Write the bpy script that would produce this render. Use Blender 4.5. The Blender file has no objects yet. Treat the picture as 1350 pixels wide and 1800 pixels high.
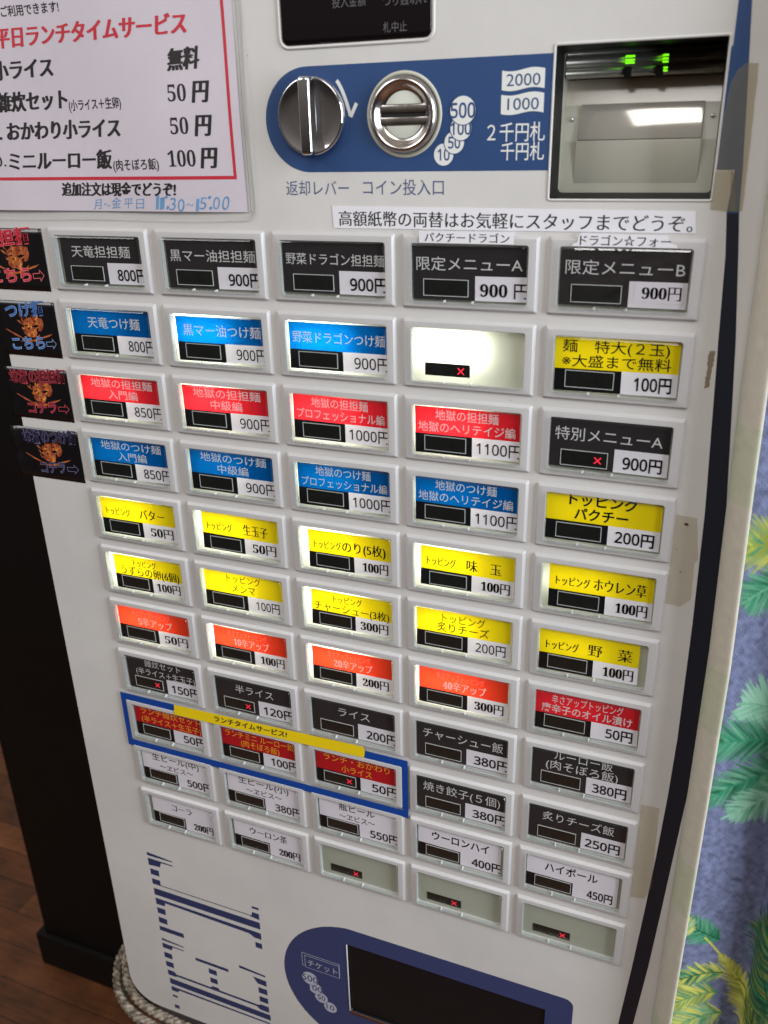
import bpy, bmesh, math, random
import numpy as np
from mathutils import Vector, Matrix
random.seed(7)
rng = np.random.default_rng(11)
SC = bpy.context.scene
COL = SC.collection

# ------------------------------------------------------------------ units
# everything is laid out in "panel millimetres": x right, y up, z out of the machine's front
S, H = 0.0015, 1.56            # metres per unit; height of the panel's origin above the floor
FLOOR_Y = -H / S               # -1040


def W(x, y, z):
    return Vector((x * S, -z * S, H + y * S))


# ------------------------------------------------------------------ camera
cam = bpy.data.cameras.new('camera')
cam_ob = bpy.data.objects.new('camera', cam)
COL.objects.link(cam_ob)
cam.sensor_fit = 'VERTICAL'
cam.sensor_height = 36.0
cam.lens = 1538.0 / 1800.0 * 36.0
cam.clip_start, cam.clip_end = 0.02, 60
_r = Vector((0.92820656, -0.02243686, -0.37138817))
_d = Vector((0.12824473, -0.91771725, 0.37596321))
_f = Vector((-0.34926477, -0.3966001, -0.84895376))
P2W = lambda v: Vector((v.x, -v.z, v.y))
ax, ay, az = P2W(_r), P2W(-_d), P2W(-_f)
M = Matrix(((ax.x, ay.x, az.x, 0), (ax.y, ay.y, az.y, 0), (ax.z, ay.z, az.z, 0), (0, 0, 0, 1)))
M.translation = W(255.46764, 38.20557, 342.69112)
cam_ob.matrix_world = M
cam.dof.use_dof = True
cam.dof.focus_distance = 0.66
cam.dof.aperture_fstop = 11.0
SC.camera = cam_ob

# ------------------------------------------------------------------ world, lights, exposure
wd = bpy.data.worlds.new('World')
SC.world = wd
wd.use_nodes = True
nt = wd.node_tree
bg = nt.nodes['Background']
tc = nt.nodes.new('ShaderNodeTexCoord')
sep = nt.nodes.new('ShaderNodeSeparateXYZ')
rmp = nt.nodes.new('ShaderNodeValToRGB')
mp = nt.nodes.new('ShaderNodeMapRange')
nt.links.new(tc.outputs['Generated'], sep.inputs[0])
nt.links.new(sep.outputs['Z'], mp.inputs['Value'])
mp.inputs['From Min'].default_value, mp.inputs['From Max'].default_value = -1, 1
nt.links.new(mp.outputs[0], rmp.inputs[0])
rmp.color_ramp.elements[0].color = (0.055, 0.044, 0.038, 1)
rmp.color_ramp.elements[0].position = 0.38
rmp.color_ramp.elements[1].color = (0.66, 0.60, 0.54, 1)
rmp.color_ramp.elements[1].position = 0.80
_e = rmp.color_ramp.elements.new(0.54)
_e.color = (0.24, 0.21, 0.19, 1)
nt.links.new(rmp.outputs[0], bg.inputs['Color'])
bg.inputs['Strength'].default_value = 0.44


def area(name, loc, target, sx, sy, power, col):
    l = bpy.data.lights.new(name, 'AREA')
    l.shape, l.size, l.size_y, l.energy, l.color = 'RECTANGLE', sx, sy, power, col
    o = bpy.data.objects.new(name, l)
    COL.objects.link(o)
    o.location = loc
    o.rotation_euler = (Vector(target) - Vector(loc)).to_track_quat('-Z', 'Y').to_euler()
    return o


area('window_light', (1.80, -0.52, 1.80), (0.1, 0, 1.35), 0.7, 1.3, 41, (0.86, 0.93, 1.0))
area('ceiling_light', (0.45, -1.25, 2.75), (0.15, 0, 1.5), 1.0, 0.6, 11, (1.0, 0.98, 0.96))
area('left_fill_light', (-1.25, -1.0, 2.75), (0.05, 0, 1.4), 1.1, 0.9, 17, (0.97, 0.985, 1.0))  # added fill without a known source; makes the panel's left brighter than its right

SC.view_settings.view_transform = 'Standard'
SC.view_settings.look = 'None'
SC.view_settings.exposure = 0.0
SC.view_settings.gamma = 1.0
SC.view_settings.use_curve_mapping = False
SC.cycles.use_denoising = True
SC.cycles.max_bounces = 10
SC.cycles.transparent_max_bounces = 16
SC.cycles.caustics_reflective = False
SC.cycles.caustics_refractive = False
SC.cycles.sample_clamp_indirect = 4.0


# ------------------------------------------------------------------ materials
def srgb(r, g, b):
    f = lambda c: ((c / 255 + 0.055) / 1.055) ** 2.4 if c > 10 else c / 255 / 12.92
    return (f(r), f(g), f(b), 1.0)


def mat(name, col, rough=0.5, metal=0.0, spec=0.5, coat=0.0, noise=0.0, nscale=60, bump=0.0, bscale=300,
        emit=None, estr=1.0, rvar=0.0):
    m = bpy.data.materials.new(name)
    m.use_nodes = True
    n = m.node_tree
    b = n.nodes['Principled BSDF']
    b.inputs['Base Color'].default_value = col
    b.inputs['Roughness'].default_value = rough
    b.inputs['Metallic'].default_value = metal
    b.inputs['Specular IOR Level'].default_value = spec
    b.inputs['Coat Weight'].default_value = coat
    b.inputs['Coat Roughness'].default_value = 0.08
    if emit:
        b.inputs['Emission Color'].default_value = emit
        b.inputs['Emission Strength'].default_value = estr
    if noise or bump or rvar:
        t = n.nodes.new('ShaderNodeTexCoord')
    if noise or rvar:
        x = n.nodes.new('ShaderNodeTexNoise')
        x.inputs['Scale'].default_value = nscale
        x.inputs['Detail'].default_value = 8
        x.inputs['Roughness'].default_value = 0.65
        n.links.new(t.outputs['Object'], x.inputs['Vector'])
    if noise:
        mr = n.nodes.new('ShaderNodeMapRange')
        mr.inputs['From Min'].default_value, mr.inputs['From Max'].default_value = 0.25, 0.75
        mr.inputs['To Min'].default_value, mr.inputs['To Max'].default_value = 1 - noise, 1 + noise
        n.links.new(x.outputs['Fac'], mr.inputs['Value'])
        mx = n.nodes.new('ShaderNodeMix')
        mx.data_type = 'RGBA'
        mx.blend_type = 'MULTIPLY'
        mx.inputs['Factor'].default_value = 1
        mx.inputs['A'].default_value = col
        n.links.new(mr.outputs[0], mx.inputs['B'])
        n.links.new(mx.outputs['Result'], b.inputs['Base Color'])
    if rvar:
        mr = n.nodes.new('ShaderNodeMapRange')
        mr.inputs['From Min'].default_value, mr.inputs['From Max'].default_value = 0.3, 0.7
        mr.inputs['To Min'].default_value, mr.inputs['To Max'].default_value = max(0.02, rough - rvar), rough + rvar
        n.links.new(x.outputs['Fac'], mr.inputs['Value'])
        n.links.new(mr.outputs[0], b.inputs['Roughness'])
    if bump:
        y = n.nodes.new('ShaderNodeTexNoise')
        y.inputs['Scale'].default_value = bscale
        y.inputs['Detail'].default_value = 4
        n.links.new(t.outputs['Object'], y.inputs['Vector'])
        bp = n.nodes.new('ShaderNodeBump')
        bp.inputs['Strength'].default_value = bump
        bp.inputs['Distance'].default_value = 0.002
        n.links.new(y.outputs['Fac'], bp.inputs['Height'])
        n.links.new(bp.outputs[0], b.inputs['Normal'])
    return m


def mixmat(name, parts):
    """parts: list of (weight, bsdf type, colour, roughness); chained Mix Shaders"""
    m = bpy.data.materials.new(name)
    m.use_nodes = True
    n = m.node_tree
    n.nodes.remove(n.nodes['Principled BSDF'])
    out = n.nodes['Material Output']
    acc, tot = None, 0
    for w, ty, col, ro in parts:
        s = n.nodes.new(ty)
        s.inputs['Color'].default_value = col
        if 'Roughness' in s.inputs and ro is not None:
            s.inputs['Roughness'].default_value = ro
        tot += w
        if acc is None:
            acc = s.outputs[0]
        else:
            x = n.nodes.new('ShaderNodeMixShader')
            x.inputs[0].default_value = w / tot
            n.links.new(acc, x.inputs[1])
            n.links.new(s.outputs[0], x.inputs[2])
            acc = x.outputs[0]
    n.links.new(acc, out.inputs['Surface'])
    return m


def clear(name, tint, ior=1.46, rough=0.03, bump=0.0, bscale=40):
    m = bpy.data.materials.new(name)
    m.use_nodes = True
    n = m.node_tree
    n.nodes.remove(n.nodes['Principled BSDF'])
    out = n.nodes['Material Output']
    t = n.nodes.new('ShaderNodeBsdfTransparent')
    t.inputs[0].default_value = tint
    g = n.nodes.new('ShaderNodeBsdfGlossy')
    g.inputs['Roughness'].default_value = rough
    g.inputs['Color'].default_value = (1, 1, 1, 1)
    fr = n.nodes.new('ShaderNodeFresnel')
    fr.inputs['IOR'].default_value = ior
    if bump:
        tcx = n.nodes.new('ShaderNodeTexCoord')
        y = n.nodes.new('ShaderNodeTexNoise')
        y.inputs['Scale'].default_value = bscale
        y.inputs['Detail'].default_value = 3
        n.links.new(tcx.outputs['Object'], y.inputs['Vector'])
        bp = n.nodes.new('ShaderNodeBump')
        bp.inputs['Strength'].default_value = bump
        bp.inputs['Distance'].default_value = 0.004
        n.links.new(y.outputs['Fac'], bp.inputs['Height'])
        n.links.new(bp.outputs[0], g.inputs['Normal'])
        n.links.new(bp.outputs[0], fr.inputs['Normal'])
    x = n.nodes.new('ShaderNodeMixShader')
    geo = n.nodes.new('ShaderNodeNewGeometry')        # reflect only at the outer face of the film
    inv = n.nodes.new('ShaderNodeMath')
    inv.operation = 'SUBTRACT'
    inv.inputs[0].default_value = 1.0
    n.links.new(geo.outputs['Backfacing'], inv.inputs[1])
    mu = n.nodes.new('ShaderNodeMath')
    mu.operation = 'MULTIPLY'
    n.links.new(fr.outputs[0], mu.inputs[0])
    n.links.new(inv.outputs[0], mu.inputs[1])
    n.links.new(mu.outputs[0], x.inputs[0])
    n.links.new(t.outputs[0], x.inputs[1])
    n.links.new(g.outputs[0], x.inputs[2])
    n.links.new(x.outputs[0], out.inputs['Surface'])
    return m


def paper(name, col, trans=0.3):
    return mixmat(name, [(1 - trans, 'ShaderNodeBsdfDiffuse', col, 0.0),
                         (trans, 'ShaderNodeBsdfTranslucent', col, None)])


def metal(name, col, rough, rvar=0.04):
    return mat(name, col, rough, metal=1.0, rvar=rvar, nscale=120)


M_PANEL = mat('painted_steel', (0.63, 0.61, 0.585, 1), 0.38, spec=0.45, noise=0.085, nscale=8, bump=0.02, bscale=900, rvar=0.05)
M_SIDE = mat('painted_steel_edge', (0.55, 0.49, 0.43, 1), 0.45, noise=0.06, nscale=14)
M_BEZEL = mat('bezel_plastic', (0.52, 0.50, 0.495, 1), 0.36, spec=0.45, noise=0.04, nscale=30, bump=0.015, bscale=1500)
M_BLUE = mat('blue_film', srgb(46, 74, 120), 0.42, noise=0.05, nscale=30)
M_NAVY = mat('navy_film', srgb(27, 31, 42), 0.45, noise=0.08, nscale=40)
M_OVALBLUE = mat('dark_blue_film', srgb(52, 62, 104), 0.42, noise=0.05, nscale=30)
M_WHITEINK = mat('white_ink', srgb(226, 226, 222), 0.5)
M_BLUEINK = mat('blue_ink', srgb(44, 54, 96), 0.5, noise=0.08, nscale=80)
M_SLATEINK = mat('slate_ink', srgb(78, 90, 128), 0.5)
M_BLACKINK = mat('black_ink', srgb(26, 24, 26), 0.5)
M_GREYINK = mat('grey_ink', srgb(104, 100, 100), 0.5)
M_CHROME = metal('chrome', (0.72, 0.72, 0.74, 1), 0.10)
M_STEEL = metal('brushed_steel', (0.62, 0.57, 0.54, 1), 0.22, 0.08)
M_DKSTEEL = metal('dark_steel', (0.20, 0.19, 0.18, 1), 0.28, 0.08)
M_BLACK = mat('black_plastic', srgb(13, 13, 15), 0.55, spec=0.3, noise=0.2, nscale=50)
M_GLOSSBLACK = mat('black_glass', srgb(16, 11, 14), 0.08, spec=0.6)
M_PIT = mat('dark_recess', (0.006, 0.006, 0.006, 1), 0.6)
M_LENS = clear('clear_acrylic', (0.97, 0.98, 0.97, 1))
M_LENSFILM = clear('glossy_film', (0.96, 0.96, 0.95, 1), ior=2.1, rough=0.06, bump=0.6, bscale=35)
M_LENSIDE = mixmat('acrylic_edge', [(0.56, 'ShaderNodeBsdfTransparent', (0.92, 0.96, 0.94, 1), None),
                                    (0.16, 'ShaderNodeBsdfDiffuse', (0.85, 0.91, 0.90, 1), 0.0),
                                    (0.10, 'ShaderNodeBsdfTranslucent', (0.85, 0.91, 0.90, 1), None),
                                    (0.18, 'ShaderNodeBsdfGlossy', (1, 1, 1, 1), 0.10)])
M_PEG = mat('white_peg', (0.8, 0.8, 0.8, 1), 0.25, spec=0.7)
M_DIFF = mixmat('diffuser', [(0.55, 'ShaderNodeBsdfDiffuse', (0.54, 0.55, 0.46, 1), 0.0),
                             (0.45, 'ShaderNodeBsdfTranslucent', (0.97, 0.99, 0.86, 1), None)])
M_LEDWIN = mat('led_window', (0.010, 0.011, 0.010, 1), 0.22, spec=0.5, noise=0.3, nscale=200)
M_LEDRIM = mat('led_window_rim', (0.50, 0.51, 0.50, 1), 0.3)
M_REDLED = mat('red_led', (0.4, 0.01, 0.02, 1), 0.5, emit=(1.0, 0.02, 0.06, 1), estr=0.9)
M_GREENLED = mat('green_led', (0.1, 0.4, 0.01, 1), 0.4, emit=(0.22, 1.0, 0.01, 1), estr=1.3)
CARD = {
    'k': paper('card_black', srgb(50, 46, 48), 0.15),  # black lifted to charcoal: glare and haze of the lens put into the colour
    'b': paper('card_blue', srgb(2, 92, 168), 0.35),
    'r': paper('card_red', srgb(222, 40, 52), 0.35),
    'o': paper('card_orange_red', srgb(238, 66, 40), 0.40),
    'd': paper('card_dark_red', srgb(196, 32, 40), 0.25),
    'y': paper('card_yellow', srgb(246, 220, 22), 0.35),
    'w': paper('card_white', srgb(246, 238, 248), 0.25),
    'K': paper('card_black_block', srgb(24, 24, 27), 0.10),
    'W': paper('card_price_white', srgb(240, 234, 242), 0.25),
}
INK = {
    'lw': paper('ink_pale', srgb(224, 222, 222), 0.3),
    'bk': paper('ink_black', srgb(20, 18, 20), 0.05),
    'or': paper('ink_orange', srgb(255, 176, 50), 0.3),
    'pk': paper('ink_pale_pink', srgb(255, 176, 158), 0.4),
    'wh': paper('ink_white', srgb(250, 240, 236), 0.4),
    'ol': paper('ink_olive', srgb(96, 88, 20), 0.2),
}


# ------------------------------------------------------------------ mesh helper
class MB:
    def __init__(self):
        self.v, self.f, self.m, self.s = [], [], [], []

    def add(self, verts, faces, mi=0, smooth=False):
        o = len(self.v)
        self.v += [tuple(p) for p in verts]
        for f in faces:
            self.f.append([i + o for i in f])
            self.m.append(mi)
            self.s.append(smooth)

    def poly(self, pts, z, mi=0):
        self.add([(x, y, z) for x, y in pts], [list(range(len(pts)))], mi)

    def rect(self, x0, y0, x1, y1, z, mi=0):
        self.poly([(x0, y0), (x1, y0), (x1, y1), (x0, y1)], z, mi)

    def box(self, x0, y0, z0, x1, y1, z1, mi=0):
        v = [(x, y, z) for z in (z0, z1) for y in (y0, y1) for x in (x0, x1)]
        self.add(v, [(0, 2, 3, 1), (4, 5, 7, 6), (0, 1, 5, 4), (2, 6, 7, 3), (0, 4, 6, 2), (1, 3, 7, 5)], mi)

    def prism(self, pts, z0, z1, mi=0, back=True):
        n = len(pts)
        v = [(x, y, z0) for x, y in pts] + [(x, y, z1) for x, y in pts]
        f = [[n + i for i in range(n)]]
        if back:
            f.append([n - 1 - i for i in range(n)])
        for i in range(n):
            j = (i + 1) % n
            f.append([i, j, n + j, n + i])
        self.add(v, f, mi)

    def loft(self, rings, mi=0, smooth=True, cap=None, capmi=None, mis=None):
        """rings: lists of 3D points of equal length, closed loops"""
        n = len(rings[0])
        o = len(self.v)
        for r in rings:
            self.v += [tuple(p) for p in r]
        for k in range(len(rings) - 1):
            for i in range(n):
                j = (i + 1) % n
                self.f.append([o + k * n + i, o + k * n + j, o + (k + 1) * n + j, o + (k + 1) * n + i])
                self.m.append(mis[k] if mis else mi)
                self.s.append(smooth)
        if cap is not None:
            for e in cap:
                base = o + (0 if e == 0 else (len(rings) - 1) * n)
                self.f.append([base + i for i in range(n)])
                self.m.append(mi if capmi is None else capmi)
                self.s.append(False)

    def lathe(self, cx, cy, prof, n=56, mi=0, mis=None, cap=True):
        rings = [[(cx + r * math.cos(2 * math.pi * i / n), cy + r * math.sin(2 * math.pi * i / n), z) for i in range(n)]
                 for r, z in prof]
        self.loft(rings, mi, True, mis=mis, cap=(1,) if cap else None, capmi=(mis[-1] if mis else mi))

    def tube(self, pts, rad, n=10, mi=0):
        P = [Vector(p) for p in pts]
        rings = []
        up = Vector((0, 1, 0.01)).normalized()
        for i, p in enumerate(P):
            t = (P[min(i + 1, len(P) - 1)] - P[max(i - 1, 0)]).normalized()
            a = t.cross(up).normalized()
            b = a.cross(t).normalized()
            r = rad[i] if hasattr(rad, '__len__') else rad
            rings.append([p + a * math.cos(2 * math.pi * k / n) * r + b * math.sin(2 * math.pi * k / n) * r for k in range(n)])
        self.loft(rings, mi, True, cap=(0, 1))

    def build(self, name, mats, parent=None, origin=None, fix=False, bevel=0.0, bseg=2):
        """origin in panel units; vertices are stored relative to it"""
        o3 = Vector(origin) if origin is not None else (ORG[parent] if parent is not None else
                                                        Vector(self.v[0]))
        me = bpy.data.meshes.new(name)
        me.from_pydata([((x - o3.x) * S, -(z - o3.z) * S, (y - o3.y) * S) for x, y, z in self.v], [], self.f)
        for m in (mats if isinstance(mats, (list, tuple)) else [mats]):
            me.materials.append(m)
        me.polygons.foreach_set('material_index', self.m)
        me.polygons.foreach_set('use_smooth', self.s)
        if fix or bevel:
            bm = bmesh.new()
            bm.from_mesh(me)
            bmesh.ops.remove_doubles(bm, verts=bm.verts, dist=1e-6)
            bmesh.ops.recalc_face_normals(bm, faces=bm.faces)
            if bevel:
                ed = [e for e in bm.edges if len(e.link_faces) == 2 and e.calc_face_angle() > 0.6]
                bmesh.ops.bevel(bm, geom=ed, offset=bevel * S, segments=bseg, affect='EDGES', profile=0.5)
                for f in bm.faces:
                    f.smooth = True
            bm.to_mesh(me)
            bm.free()
            if bevel:
                me.set_sharp_from_angle(angle=math.radians(35))
        me.update()
        ob = bpy.data.objects.new(name, me)
        COL.objects.link(ob)
        place(ob, o3, parent)
        return ob


ORG = {}


def place(ob, o3, parent=None):
    ORG[ob] = Vector(o3)
    if parent is None:
        ob.location = W(*o3)
    else:
        ob.parent = parent
        ob.location = W(*o3) - W(*ORG[parent])


def empty(name, origin, parent=None):
    o = bpy.data.objects.new(name, None)
    o.empty_display_size = 0.02
    COL.objects.link(o)
    place(o, Vector(origin), parent)
    return o


def tag(o, label=None, cat=None, group=None, kind=None):
    if label: o['label'] = label
    if cat: o['category'] = cat
    if group: o['group'] = group
    if kind: o['kind'] = kind
    return o


def rrect(x0, y0, x1, y1, r, n=4):
    pts = []
    for cx, cy, a0 in ((x1 - r, y1 - r, 0), (x0 + r, y1 - r, 90), (x0 + r, y0 + r, 180), (x1 - r, y0 + r, 270)):
        for k in range(n + 1):
            a = math.radians(a0 + 90 * k / n)
            pts.append((cx + r * math.cos(a), cy + r * math.sin(a)))
    return pts


def ring(pts, z):
    return [(x, y, z) for x, y in pts]


# ------------------------------------------------------------------ lettering
_glyphs = {}


def _outline(body, offset):
    cu = bpy.data.curves.new('t', 'FONT')
    cu.body, cu.size, cu.offset, cu.resolution_u = body, 1.0, offset, 3
    o = bpy.data.objects.new('t', cu)
    COL.objects.link(o)
    dg = bpy.context.evaluated_depsgraph_get()
    me = bpy.data.meshes.new_from_object(o.evaluated_get(dg))
    v = [(p.co.x, p.co.y) for p in me.vertices]
    f = [list(p.vertices) for p in me.polygons]
    a = sum(p.area for p in me.polygons)
    bpy.data.objects.remove(o)
    bpy.data.curves.remove(cu)
    bpy.data.meshes.remove(me)
    return v, f, a


def glyphs(body, offset):
    """filled outlines; a weight whose fill breaks on some letter is nudged until it fills"""
    key = (body, offset)
    if key not in _glyphs:
        v, f, a0 = _outline(body, 0.0)
        if offset:
            edge = max(0.1, (a0 - _outline(body, -0.004)[2]) / 0.004)
            best = None
            for d in (0, .0015, -.0015, .003, -.003, .005, -.005):
                w = _outline(body, offset + d)
                err = abs(w[2] - a0 - (offset + d) * edge) / a0
                if best is None or err < best[0]:
                    best = (err, w)
                if err < .02:
                    break
            v, f = best[1][0], best[1][1]
        _glyphs[key] = (v, f)
    return _glyphs[key]


SERIF = str.maketrans('0123456789', '𝟎𝟏𝟐𝟑𝟒𝟓𝟔𝟕𝟖𝟗')
SANS = str.maketrans('0123456789', '𝟢𝟣𝟤𝟥𝟦𝟧𝟨𝟩𝟪𝟫')
STY = {'n': (0.0, 0, 0), 't': (-0.006, 0, 0), 'g': (0.006, 0, 0), 'b': (0.020, 0, 0), 'h': (0.032, 0, 0),
       'm': (-0.010, 0.055, 0), 'l': (-0.004, 0.028, 0), 's': (0.014, 0.03, 0.10), 'i': (0.0, 0.0, 0.22), 'B': (0.05, 0, 0), 'S': (0.012, 0.085, 0.16)}


def text(mb, body, x0, x1, y0, y1, z, mi=0, sty='n', clip=None, rise=0.0, fn=None, em=True):
    """fit the words between x0 and x1; y0..y1 is the em box; rise lifts the line's right end"""
    off, smear, slant = STY[sty]
    v, f = glyphs(body, off)
    xs = [p[0] for p in v]
    a, b = min(xs), max(xs)
    if em:
        c, d = -0.12, 0.88
    else:
        ys = [p[1] for p in v]
        c, d = min(ys), max(ys)
    h = y1 - y0
    copies = [0.0] if not smear else [-smear / 2, 0.0, smear / 2]
    for k, sh in enumerate(copies):
        pts = []
        for px, py in v:
            t = (px - a) / (b - a)
            q = (py - c) / (d - c)
            x = x0 + t * (x1 - x0) + sh * h + slant * (q - 0.4) * h
            y = y0 + q * h + rise * t
            pts.append((x, y))
        vv = [(x, y, z + 0.012 * k) for x, y in pts]
        ff = f
        if clip:
            bm = bmesh.new()
            bv = [bm.verts.new(p) for p in vv]
            for fc in f:
                try:
                    bm.faces.new([bv[i] for i in fc])
                except ValueError:
                    pass
            for co, no in (((clip[0], 0, 0), (-1, 0, 0)), ((clip[2], 0, 0), (1, 0, 0)),
                           ((0, clip[1], 0), (0, -1, 0)), ((0, clip[3], 0), (0, 1, 0))):
                bmesh.ops.bisect_plane(bm, geom=bm.verts[:] + bm.edges[:] + bm.faces[:], plane_co=co, plane_no=no, clear_outer=True)
            bm.verts.index_update()
            vv = [tuple(p.co) for p in bm.verts]
            ff = [[p.index for p in fc.verts] for fc in bm.faces]
            bm.free()
        if fn:
            vv = [fn(*p) for p in vv]
        mb.add(vv, ff, mi)


# ================================================================== SETTING
ZP = -1.5                     # the machine's front panel
ZD = ZP + 0.07                # printed films on it
ZL = ZP + 0.14                # lettering on the films


def wood_floor():
    m = bpy.data.materials.new('floor_planks')
    m.use_nodes = True
    n = m.node_tree
    b = n.nodes['Principled BSDF']
    t = n.nodes.new('ShaderNodeTexCoord')
    mpn = n.nodes.new('ShaderNodeMapping')
    mpn.inputs['Location'].default_value = (0.13, -0.009, 0)
    n.links.new(t.outputs['Object'], mpn.inputs[0])
    br = n.nodes.new('ShaderNodeTexBrick')
    br.offset = 0.37
    br.inputs['Scale'].default_value = 1
    br.inputs['Brick Width'].default_value = 0.85
    br.inputs['Row Height'].default_value = 0.0715
    br.inputs['Mortar Size'].default_value = 0.0012
    br.inputs['Mortar Smooth'].default_value = 0.3
    br.inputs['Color1'].default_value = (0.25, 0.084, 0.026, 1)
    br.inputs['Color2'].default_value = (0.115, 0.038, 0.013, 1)
    br.inputs['Mortar'].default_value = (0.03, 0.012, 0.006, 1)
    n.links.new(mpn.outputs[0], br.inputs['Vector'])
    sc = n.nodes.new('ShaderNodeMapping')
    sc.inputs['Scale'].default_value = (5, 55, 1)
    n.links.new(t.outputs['Object'], sc.inputs[0])
    ns = n.nodes.new('ShaderNodeTexNoise')
    ns.inputs['Scale'].default_value = 2.0
    ns.inputs['Detail'].default_value = 9
    ns.inputs['Roughness'].default_value = 0.7
    n.links.new(sc.outputs[0], ns.inputs['Vector'])
    n2 = n.nodes.new('ShaderNodeTexNoise')
    n2.inputs['Scale'].default_value = 14
    n2.inputs['Detail'].default_value = 5
    n.links.new(t.outputs['Object'], n2.inputs['Vector'])
    ad = n.nodes.new('ShaderNodeMath')
    n.links.new(ns.outputs['Fac'], ad.inputs[0])
    n.links.new(n2.outputs['Fac'], ad.inputs[1])
    mr = n.nodes.new('ShaderNodeMapRange')
    mr.inputs['From Min'].default_value, mr.inputs['From Max'].default_value = 0.65, 1.35
    mr.inputs['To Min'].default_value, mr.inputs['To Max'].default_value = 0.35, 1.45
    n.links.new(ad.outputs[0], mr.inputs[0])
    mx = n.nodes.new('ShaderNodeMix')
    mx.data_type, mx.blend_type = 'RGBA', 'MULTIPLY'
    mx.inputs['Factor'].default_value = 1
    n.links.new(br.outputs['Color'], mx.inputs['A'])
    n.links.new(mr.outputs[0], mx.inputs['B'])
    n.links.new(mx.outputs['Result'], b.inputs['Base Color'])
    b.inputs['Roughness'].default_value = 0.5
    return m


mb = MB()
mb.add([(-2400, FLOOR_Y, -1600), (1400, FLOOR_Y, -1600), (1400, FLOOR_Y, 1500), (-2400, FLOOR_Y, 1500)], [(0, 3, 2, 1)])
o = mb.build('floor', wood_floor(), origin=(0, FLOOR_Y, -300), fix=False)
tag(o, 'brown wooden plank floor', kind='structure')

M_WALL = mat('black_wall_paint', srgb(15, 13, 13), 0.6, spec=.25, noise=0.25, nscale=12, bump=0.03, bscale=90)
wall = empty('black_wall', (-150, FLOOR_Y, -300))
tag(wall, 'black painted wall end behind the ticket machine, with a black skirting board', 'wall')
mb = MB()
mb.box(-541, FLOOR_Y + 2, -640, 700, 700, -303)
mb.build('wall_face', M_WALL, wall, bevel=2)
mb = MB()
mb.box(-553, FLOOR_Y + 0.5, -660, 700, FLOOR_Y + 58, -297)
mb.build('skirting_board', M_WALL, wall, bevel=1.6)

# ================================================================== TICKET MACHINE
machine = empty('ticket_machine', (90, -548, -140))
tag(machine, 'white meal ticket vending machine with a grid of coloured menu buttons', 'ticket machine')

# --- button grid (right edge of each bezel, top edge of each bezel)
COLX = [0.0, 60.4, 120.4, 179.9, 240.0]
ROWY = [0, -33.6, -66.8, -99.8, -133.0, -166.2, -199.4, -232.6, -267.2, -300.4, -334.4]
BW, BH = 54.2, 27.0
LX0, LX1, LY0, LY1 = -BW + 2.9, -2.9, -BH + 1.6, -2.3       # lens opening, relative to the bezel's top right corner
BILL = (183.6, 14.6, 240.5, 65.2)
TRAY = (82.6, -471, 204.0, -413.2)
DISP = (75.6, 70.2, 137.6, 128.0)


def front_panel():
    holes = [BILL, TRAY]
    for cx in COLX:
        for ry in ROWY:
            holes.append((cx - BW + 1, ry - BH + 1, cx - 1, ry - 1))
    X0, X1, Y0, Y1 = -94.0, 283, -505, 200
    xs = sorted({X0, X1} | {h[0] for h in holes} | {h[2] for h in holes})
    ys = sorted({Y0, Y1} | {h[1] for h in holes} | {h[3] for h in holes})
    mb = MB()
    idx = {}

    def vi(x, y):
        if (x, y) not in idx:
            idx[(x, y)] = len(mb.v)
            mb.v.append((x, y, ZP))
        return idx[(x, y)]
    for i in range(len(xs) - 1):
        for j in range(len(ys) - 1):
            mx, my = (xs[i] + xs[i + 1]) / 2, (ys[j] + ys[j + 1]) / 2
            if any(h[0] < mx < h[2] and h[1] < my < h[3] for h in holes):
                continue
            mb.f.append([vi(xs[i], ys[j]), vi(xs[i + 1], ys[j]), vi(xs[i + 1], ys[j + 1]), vi(xs[i], ys[j + 1])])
            mb.m.append(0)
            mb.s.append(False)
    # rounded bottom
    bot = [(X0, -505)]
    for k in range(9):
        a = math.radians(180 + 90 * k / 8)
        bot.append((-72 + 22 * math.cos(a), -517 + 22 * math.sin(a)))
    for k in range(9):
        a = math.radians(270 + 90 * k / 8)
        bot.append((261 + 22 * math.cos(a), -517 + 22 * math.sin(a)))
    bot.append((X1, -505))
    mb.poly(bot, ZP)
    # rolled edge and sides
    out = [(X1, 200), (X0, 200)] + bot
    rings = []
    cx, cy = 94, -150
    for inset, z in ((0.0, ZP), (0.9, ZP - 0.35), (1.6, ZP - 1.2), (2.0, ZP - 2.6), (2.0, -280)):
        r = []
        for x, y in out:
            nx = -1 if x < -60 else (1 if x > 250 else 0)
            ny = -1 if y < -500 else (1 if y > 190 else 0)
            if nx and ny:
                nx, ny = nx * 0.707, ny * 0.707
            r.append((x + nx * inset, y + ny * inset, z))
        rings.append(r)
    mb.loft(rings, 1, True, cap=(1,))
    return mb.build('cabinet', [M_PANEL, M_SIDE], machine)


front_panel()

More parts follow.
